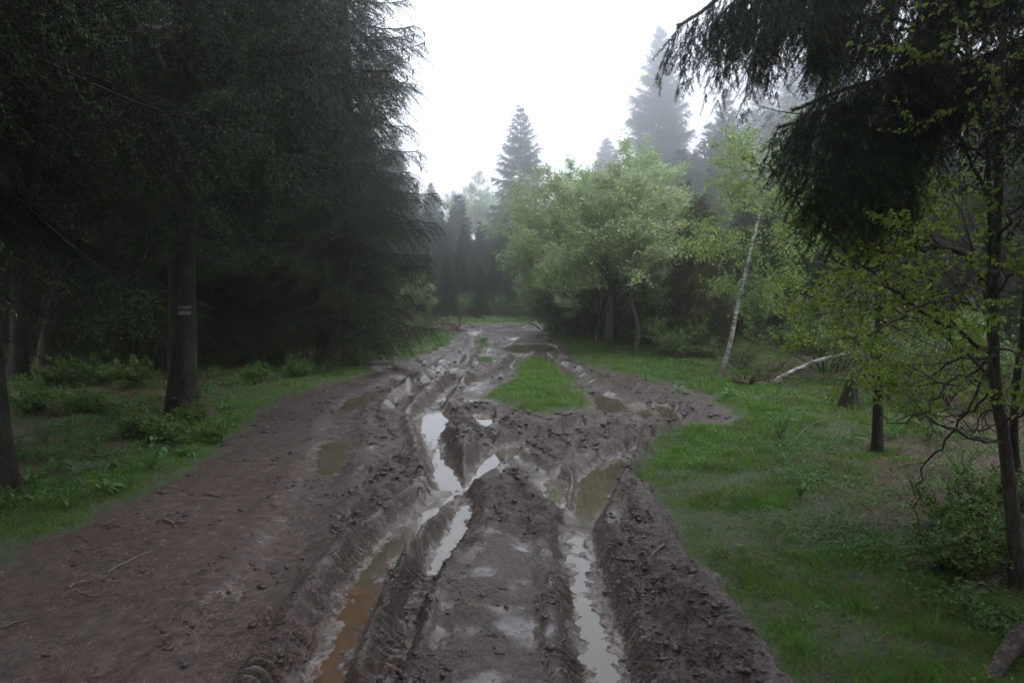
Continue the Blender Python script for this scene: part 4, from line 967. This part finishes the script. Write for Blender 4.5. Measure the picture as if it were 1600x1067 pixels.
HB = [
      (E1, 30, 800, .8, 'broad leaved herb in the grass at the left edge of the photo'), (E3, 105, 800, 1.1, 'small leaved herb in the grass at the left verge, nearest the camera'), (E1, 165, 775, .8, 'broad leaved herb at the edge of the left verge beside the bare mud'),
      (E3, 235, 740, 1.3, 'small leaved herb at the verge right of the bluish ones'), (E1, 300, 715, .8, 'broad leaved herb at the edge of the verge below the marked spruce'), (E3, 180, 665, 1.5, 'upright small leaved herb in the dark left undergrowth'),
      (E3, 250, 660, 1.5, 'upright small leaved herb right behind the marked spruce foot'), (E1, 350, 640, .9, 'broad leaved herb on the verge right of the marked spruce'), (E3, 520, 585, 1.1, 'small leaved herb below the thin spruce trunks'),
      (E1, 625, 545, 1.4, 'broad leaved herb beside the reddish dead roots'), (E1, 675, 530, 1.4, 'broad leaved herb before the brush pile on the left grass patch'), (E1, 860, 570, .8, 'broad leaved herb on the far end of the grass island'), (E3, 1250, 790, .9, 'small leaved herb on the right grass near its brown patch'),
      (E1, 45, 760, 1.0, 'broad leaved herb at the foot of the left edge trunk'), (E2, 120, 765, 1.0, 'herb with long bluish leaves nearest the track on the left'), (E2, 180, 740, .9, 'herb with long bluish leaves in the left undergrowth'), (E1, 90, 745, .9, 'broad leaved herb between the two bluish ones and the left trunk'),
      (E2, 265, 712, .8, 'pale herb on the verge below the marked spruce'), (E3, 150, 720, 1.2, 'small leaved herb in the left undergrowth'), (E3, 70, 700, 1.2, 'small leaved herb beside the left edge trunk'), (E1, 205, 690, 1.0, 'broad leaved herb left of the marked spruce foot'),
      (E3, 20, 725, 1.1, 'small leaved herb in front of the left edge trunk'), (E1, 320, 620, 1.0, 'herb just right of the marked trunk'), (E3, 1218, 692, 1.3, 'tuft like herb standing alone on the right grass'), (E1, 1060, 617, .9, 'pale herb on the bank beside the far right wheel track'),
      (E1, 1140, 625, .9, 'pale herb on the grass in front of the leaning birch'), (E2, 1225, 735, .5, 'small bluish herb in the middle of the right grass'), (E1, 1330, 700, .9, 'leafy herb left of the slim dark trunk'), (E1, 1400, 690, .9, 'leafy herb right of the slim dark trunk'),
      (E3, 1300, 640, 1.2, 'small leaved herb beside the dark stump'), (E2, 1395, 870, .45, 'small bluish herb among the dead leaves'), (E3, 1430, 780, 1.1, 'small leaved herb among the dead leaves under the bare limbs'), (E1, 545, 577, .9, 'pale herb where the left verge ends at the track'),
      (E1, 1010, 600, .8, 'pale herb on the bank left of the birch'), (E3, 1500, 760, 1.4, 'small leaved herb behind the young tree limbs'), (E1, 470, 590, .8, 'pale herb on the verge under the near spruces'), (E3, 1450, 700, 1.4, 'small leaved herb in the wood right of the slim dark trunk')]
first = set()
for root, u, v, s, lb in HB:
    if root.name not in first: first.add(root.name); place(root, u, v, random.random()*6, s, label=lb, cat='plant', group='leafy herbs')
    else: cbush(root, lb, u, v, s=s, cat='plant', group='leafy herbs')

# ------------------------------------------------------------------ loose things on the ground
def stick(pts, r0, mt, label, forks=2, seed=0, lift=.012):
    r = np.random.default_rng(seed); P = [px(u, v) for u, v in pts]; P = np.array([[x, y, gz(x, y)+lift] for x, y in P]); o0 = P[0].copy(); P = smoothline(P-o0, 5)
    P[:, :2] += r.normal(size=(len(P), 2))*.004; st = Mesh(); st.add(*tube(P, np.linspace(r0, r0*.4, len(P)), 7))
    for k in range(forks):
        i = r.integers(1, len(P)-2); d = norm((P[i+1]-P[i])+r.normal(size=3)*[.5, .5, .1]*np.linalg.norm(P[i+1]-P[i])); L = .12+.12*r.random()
        st.add(*tube([P[i], P[i]+d*L*.5+[0, 0, .01], P[i]+d*L], np.linspace(r0*.5, r0*.2, 3), 5))
    o = st.build('stick', mt); o.location = o0; tag(o, label, 'stick'); return o
stick([(255, 812), (272, 817), (292, 815)], .016, M_stick, 'short dark stick lying on the left of the track', 2, 1)
stick([(168, 894), (200, 878), (240, 860)], .008, M_stickpale, 'long pale stick on the left of the track', 0, 2)
stick([(108, 922), (122, 915), (134, 911)], .008, M_stickpale, 'short pale stick near the left edge of the track', 0, 3)
stick([(118, 925), (150, 932), (190, 928)], .006, M_stick, 'thin dark twig at the bottom left of the track', 1, 4)
stick([(125, 838), (140, 850), (148, 862)], .006, M_stick, 'curved dark twig beside the left verge', 0, 5)
stick([(325, 770), (340, 775), (352, 778)], .010, M_stick, 'little dark twig between the verge and the oval puddle', 1, 6)
stick([(1060, 860), (1035, 880), (1012, 895)], .014, M_stick, 'dark stick stuck in the churned bank right of the right rut', 1, 7)
stick([(1120, 1000), (1150, 1003), (1170, 1008)], .006, M_stick, 'thin twig on the bank at the bottom right', 1, 8)
stick([(1095, 738), (1110, 742), (1122, 747)], .007, M_stick, 'small twig on the right grass', 0, 9)
stick([(1290, 668), (1265, 676), (1240, 700)], .010, M_stick, 'curved dead branch on the right grass left of the slim trunk', 2, 10, .06)
stick([(0, 982), (40, 968), (75, 962)], .006, M_stick, 'thin root like twig at the bottom left edge', 1, 11)
stick([(395, 632), (430, 636), (460, 640)], .010, M_stick, 'dark twig by the left verge behind the oval puddle', 1, 12)
stick([(605, 668), (612, 678), (625, 685)], .012, M_stick, 'dark stick left of the far end of the left rut', 1, 13)
# brush pile and uprooted roots beyond the left verge
def tangle(name, u, v, w_, h, n, mt, label, cat, seed, Y=None, th=.6):
    x, y = px(u, v) if Y is None else (at(u, 440, Y)[0], Y); r = np.random.default_rng(seed); m = Mesh()
    for k in range(n):
        p = np.array([r.normal()*w_*.3, r.normal()*w_*.2, abs(r.normal())*h*.4]); d = norm(r.normal(size=3)*[1, 1, .45]); P = [p]; 
        for i in range(5): d = norm(d+r.normal(size=3)*.4); P.append(P[-1]+d*w_*.1)
        m.add(*tube(P, np.linspace(.022, .004, 6)*r.uniform(.5, 1.6)*th, 5))
    o = m.build(name, mt); o.location = (x, y, gz(x, y)); return tag(o, label, cat)
tangle('root_tangle', 632, 540, .9, .75, 90, M_deadfern, 'reddish brown tangle of dead roots on the left grass patch', 'roots', 1)
tangle('brush_pile', 688, 522, 2.2, .7, 120, M_root, 'dark pile of brushwood at the end of the left grass patch', 'brushwood', 2)
tangle('brush_pile', 1196, 607, .8, .35, 50, M_root, 'little heap of dark twigs under the root end of the fallen birch', 'brushwood', 3)
tangle('brush_pile', 1575, 905, .7, .35, 60, M_deadfern, 'reddish dead fern stalks at the foot of the young tree', 'dead fern', 4, th=.2)
tangle('brush_pile', 1520, 690, 1.2, .6, 50, M_root, 'dark fallen twigs behind the young tree', 'brushwood', 5)
tangle('brush_pile', 210, 640, 1.2, .4, 50, M_deadfern, 'reddish dead bracken in the left undergrowth', 'dead fern', 6, th=.35)
tangle('brush_pile', 50, 640, 1.0, .4, 40, M_deadfern, 'reddish dead bracken near the left edge trunk', 'dead fern', 7, th=.3)
# thick grey root at the lower right corner
rt = Mesh(); P = np.array([px(1545, 1085)+(0,), px(1575, 1050)+(.06,), px(1615, 1030)+(.10,), px(1680, 1010)+(.05,)]); P[:, 2] += gz(P[1][0], P[1][1])
V, F = trunk_mesh(P-P[0], [.03, .05, .07, .08], 16, .12, 0, 6, 2); rt.add(V, F); o = rt.build('tree_root', M_bark2, None, 'dark'); o.location = P[0]; tag(o, 'thick grey root in the bottom right corner', 'root')

# ------------------------------------------------------------------ stuff: grass, ground cover, dead leaves, clods
def scatter(n, ymin, ymax, tmax, keep, power=1.0, seed=0):
    """points with a density falling off with distance"""
    r = np.random.default_rng(seed); u = r.random(n); y = ymin*(ymax/ymin)**(u**power); x = (r.random(n)*2-1)*(y*tmax+.8)
    f = fields(x, y); k = keep(x, y, f, r); return x[k], y[k], [q[k] for q in f], r
def grass():
    x, y, f, r = scatter(2300000, 3.0, 45, .95, lambda x, y, f, r: r.random(len(x)) < (sstep(-.05, .10, f[4]+.16*fbm(x, y, 3.3, 3, 99))+.10*sstep(-.35, 0, f[4])*sstep(.15, .4, fbm(x, y, 4, 2, 90)))*np.clip(sstep(3.6, 1.0, f[4]+.8*fbm(x, y, .9, 3, 51))*.95+.10, 0, 1)*(.45+.55*sstep(-.4, .1, fbm(x, y, 2.4, 3, 91)))*np.where(x < -1, .8-.68*sstep(.35, 1.2, f[4]), 1)*(1-.85*sstep(.05, .35, fbm(x, y, .75, 4, 98)+.75*np.exp(-((x-2.9)/1.1)**2-((y-6.0)/1.3)**2)+.3*sstep(2.6, 4.5, x-.12*(y-5))*sstep(14, 8, y)-.05)), .85, 5)
    dr = f[4]; n = len(x); print('grass', n)
    d_ = np.hypot(x, y); clump = sstep(-.1, .45, fbm(x, y, 1.7, 3, 92)); tall = sstep(.22, .5, fbm(x, y, 3.5, 2, 93))
    L = (.035+.045*clump+.11*tall*r.random(n))*(.5+.8*r.random(n))*sstep(-.05, .5, dr+.15)*(1+.018*d_)
    wd = np.maximum(.0032, .0009*d_)*(.7+.6*r.random(n)); a = r.random(n)*6.283; az = r.random(n)*6.283
    S = np.stack([np.cos(a), np.sin(a), np.zeros(n)], 1)*wd[:, None]/2; B = np.stack([x, y, f[0]-.006], 1)
    ln = (.25+.55*r.random(n)); dv = np.stack([np.cos(az)*ln, np.sin(az)*ln, np.ones(n)], 1); M_ = B+norm(dv)*L[:, None]*.55
    dv2 = dv*[1.9, 1.9, .75]; T = M_+norm(dv2)*L[:, None]*.5
    V = np.stack([B-S, B+S, M_-S*.75, M_+S*.75, T], 1).reshape(-1, 3); i = np.arange(n)[:, None]*5
    dry = (r.random(n) < .10+.40*sstep(-.1, .4, fbm(x, y, 1.3, 3, 94)))*.8
    o = build('grass', V, [i+np.array([[0, 1, 3, 2]]), i+np.array([[2, 3, 4]])], M_grass, attrs=dict(tip=np.repeat(dry, 5)))
    tag(o, 'short green grass along the track and on the island', 'grass', kind='stuff')
grass()
def cover():
    x, y, f, r = scatter(330000, 3.2, 40, .95, lambda x, y, f, r: r.random(len(x)) < (sstep(.15, 1.6, f[4]))*sstep(-.15, .35, fbm(x, y, 1.1, 4, 95)+.10*(x < 0))*np.where(x < 0, .8, .42), .9, 6)
    n = len(x); print('cover', n); k = 5; m = Mesh(); hh = (.04+.13*sstep(-.1, .5, fbm(x, y, 1.6, 2, 96)))
    idx = np.repeat(np.arange(n), k); nn = len(idx); z = hh[idx]*r.random(nn)
    C = np.stack([x[idx]+r.normal(size=nn)*.03, y[idx]+r.normal(size=nn)*.03, f[0][idx]+z], 1); a = r.random(nn)*6.283
    D = np.stack([np.cos(a), np.sin(a), .5*r.normal(size=nn)+.25], 1); Nn = np.stack([r.normal(size=nn)*.4, r.normal(size=nn)*.4, np.ones(nn)], 1)
    leaves(m, C, D, Nn, np.maximum(.026, .0028*y[idx])*(.6+.9*r.random(nn)), r, .55)
    o = m.build('ground_cover', M_herb); tag(o, 'low leafy undergrowth on the forest floor', 'undergrowth', kind='stuff')
cover()
def litter():
    x, y, f, r = scatter(90000, 3.2, 30, .9, lambda x, y, f, r: (r.random(len(x)) < sstep(.5, 2.2, f[4]+.9*fbm(x, y, .9, 3, 51))*np.where(x > 0, 1, .5)*.8+np.where(x > 1.3, .10, .03)*sstep(0, .5, f[4])) & (f[1] < .3), .9, 8)
    n = len(x); print('litter', n); m = Mesh(); a = r.random(n)*6.283
    leaves(m, np.stack([x, y, f[0]+.006+.012*r.random(n)], 1), np.stack([np.cos(a), np.sin(a), .35*r.normal(size=n)], 1), np.stack([r.normal(size=n)*.4, r.normal(size=n)*.4, np.ones(n)], 1), np.maximum(.026, .0022*y)*(.5+.9*r.random(n)), r, .6, fold=.5)
    o = m.build('dead_leaves', M_litter); tag(o, 'brown dead leaves on the forest floor', 'dead leaves', kind='stuff')
litter()
def clods():
    x, y, f, r = scatter(420000, 3.0, 22, .5, lambda x, y, f, r: (f[1] > .9) & (r.random(len(x)) < (.05+.24*f[3]**2)*(1-f[5])*sstep(-.25, .4, fbm(x, y, 2.2, 3, 97))), .8, 9)
    n = len(x); print('clods', n)
    g = (1+5**.5)/2; ico = np.array([(-1, g, 0), (1, g, 0), (-1, -g, 0), (1, -g, 0), (0, -1, g), (0, 1, g), (0, -1, -g), (0, 1, -g), (g, 0, -1), (g, 0, 1), (-g, 0, -1), (-g, 0, 1)])/1.9
    Fi = np.array([(0, 11, 5), (0, 5, 1), (0, 1, 7), (0, 7, 10), (0, 10, 11), (1, 5, 9), (5, 11, 4), (11, 10, 2), (10, 7, 6), (7, 1, 8), (3, 9, 4), (3, 4, 2), (3, 2, 6), (3, 6, 8), (3, 8, 9), (4, 9, 5), (2, 4, 11), (6, 2, 10), (8, 6, 7), (9, 8, 1)])
    s = (.003+.021*r.random(n)**4.5)*np.clip(y/6, .9, 2); V = ico[None]*(1+.38*r.normal(size=(n, 12, 1)))*s[:, None, None]*np.stack([r.uniform(.8, 1.8, n), r.uniform(.7, 1.3, n), r.uniform(.4, .8, n)], 1)[:, None]
    V = V+np.stack([x, y, f[0]+s*.25], 1)[:, None]
    o = build('mud_clods', V.reshape(-1, 3), (np.arange(n)[:, None, None]*12+Fi[None]).reshape(-1, 3), M_clod); tag(o, 'small dark clods of mud scattered over the track', 'mud clods', kind='stuff')
clods()

# ------------------------------------------------------------------ mist
hz = bpy.data.materials.new('mist'); hz.use_nodes = True; n = hz.node_tree
for q in list(n.nodes):
    if q.type == 'BSDF_PRINCIPLED': n.nodes.remove(q)
pv = n.nodes.new('ShaderNodeVolumePrincipled'); pv.inputs['Color'].default_value = (.94, .96, 1.0, 1); pv.inputs['Density'].default_value = .0066; pv.inputs['Anisotropy'].default_value = .89
n.links.new(pv.outputs[0], n.nodes['Material Output'].inputs['Volume'])
X0, X1, Y0, Y1, Z0, Z1 = -430*14, 430*14, -12, 460, -6, 125
X0, X1 = -330, 330; Y0, Y1 = -15, 420
V = [(x, y, z) for z in (Z0, Z1) for y in (Y0, Y1) for x in (X0, X1)]
o = build('haze', V, np.array([(0, 2, 3, 1), (4, 5, 7, 6), (0, 1, 5, 4), (2, 6, 7, 3), (0, 4, 6, 2), (1, 3, 7, 5)]), hz, smooth=False)
tag(o, 'pale mist over the whole clearing', 'mist', kind='stuff')
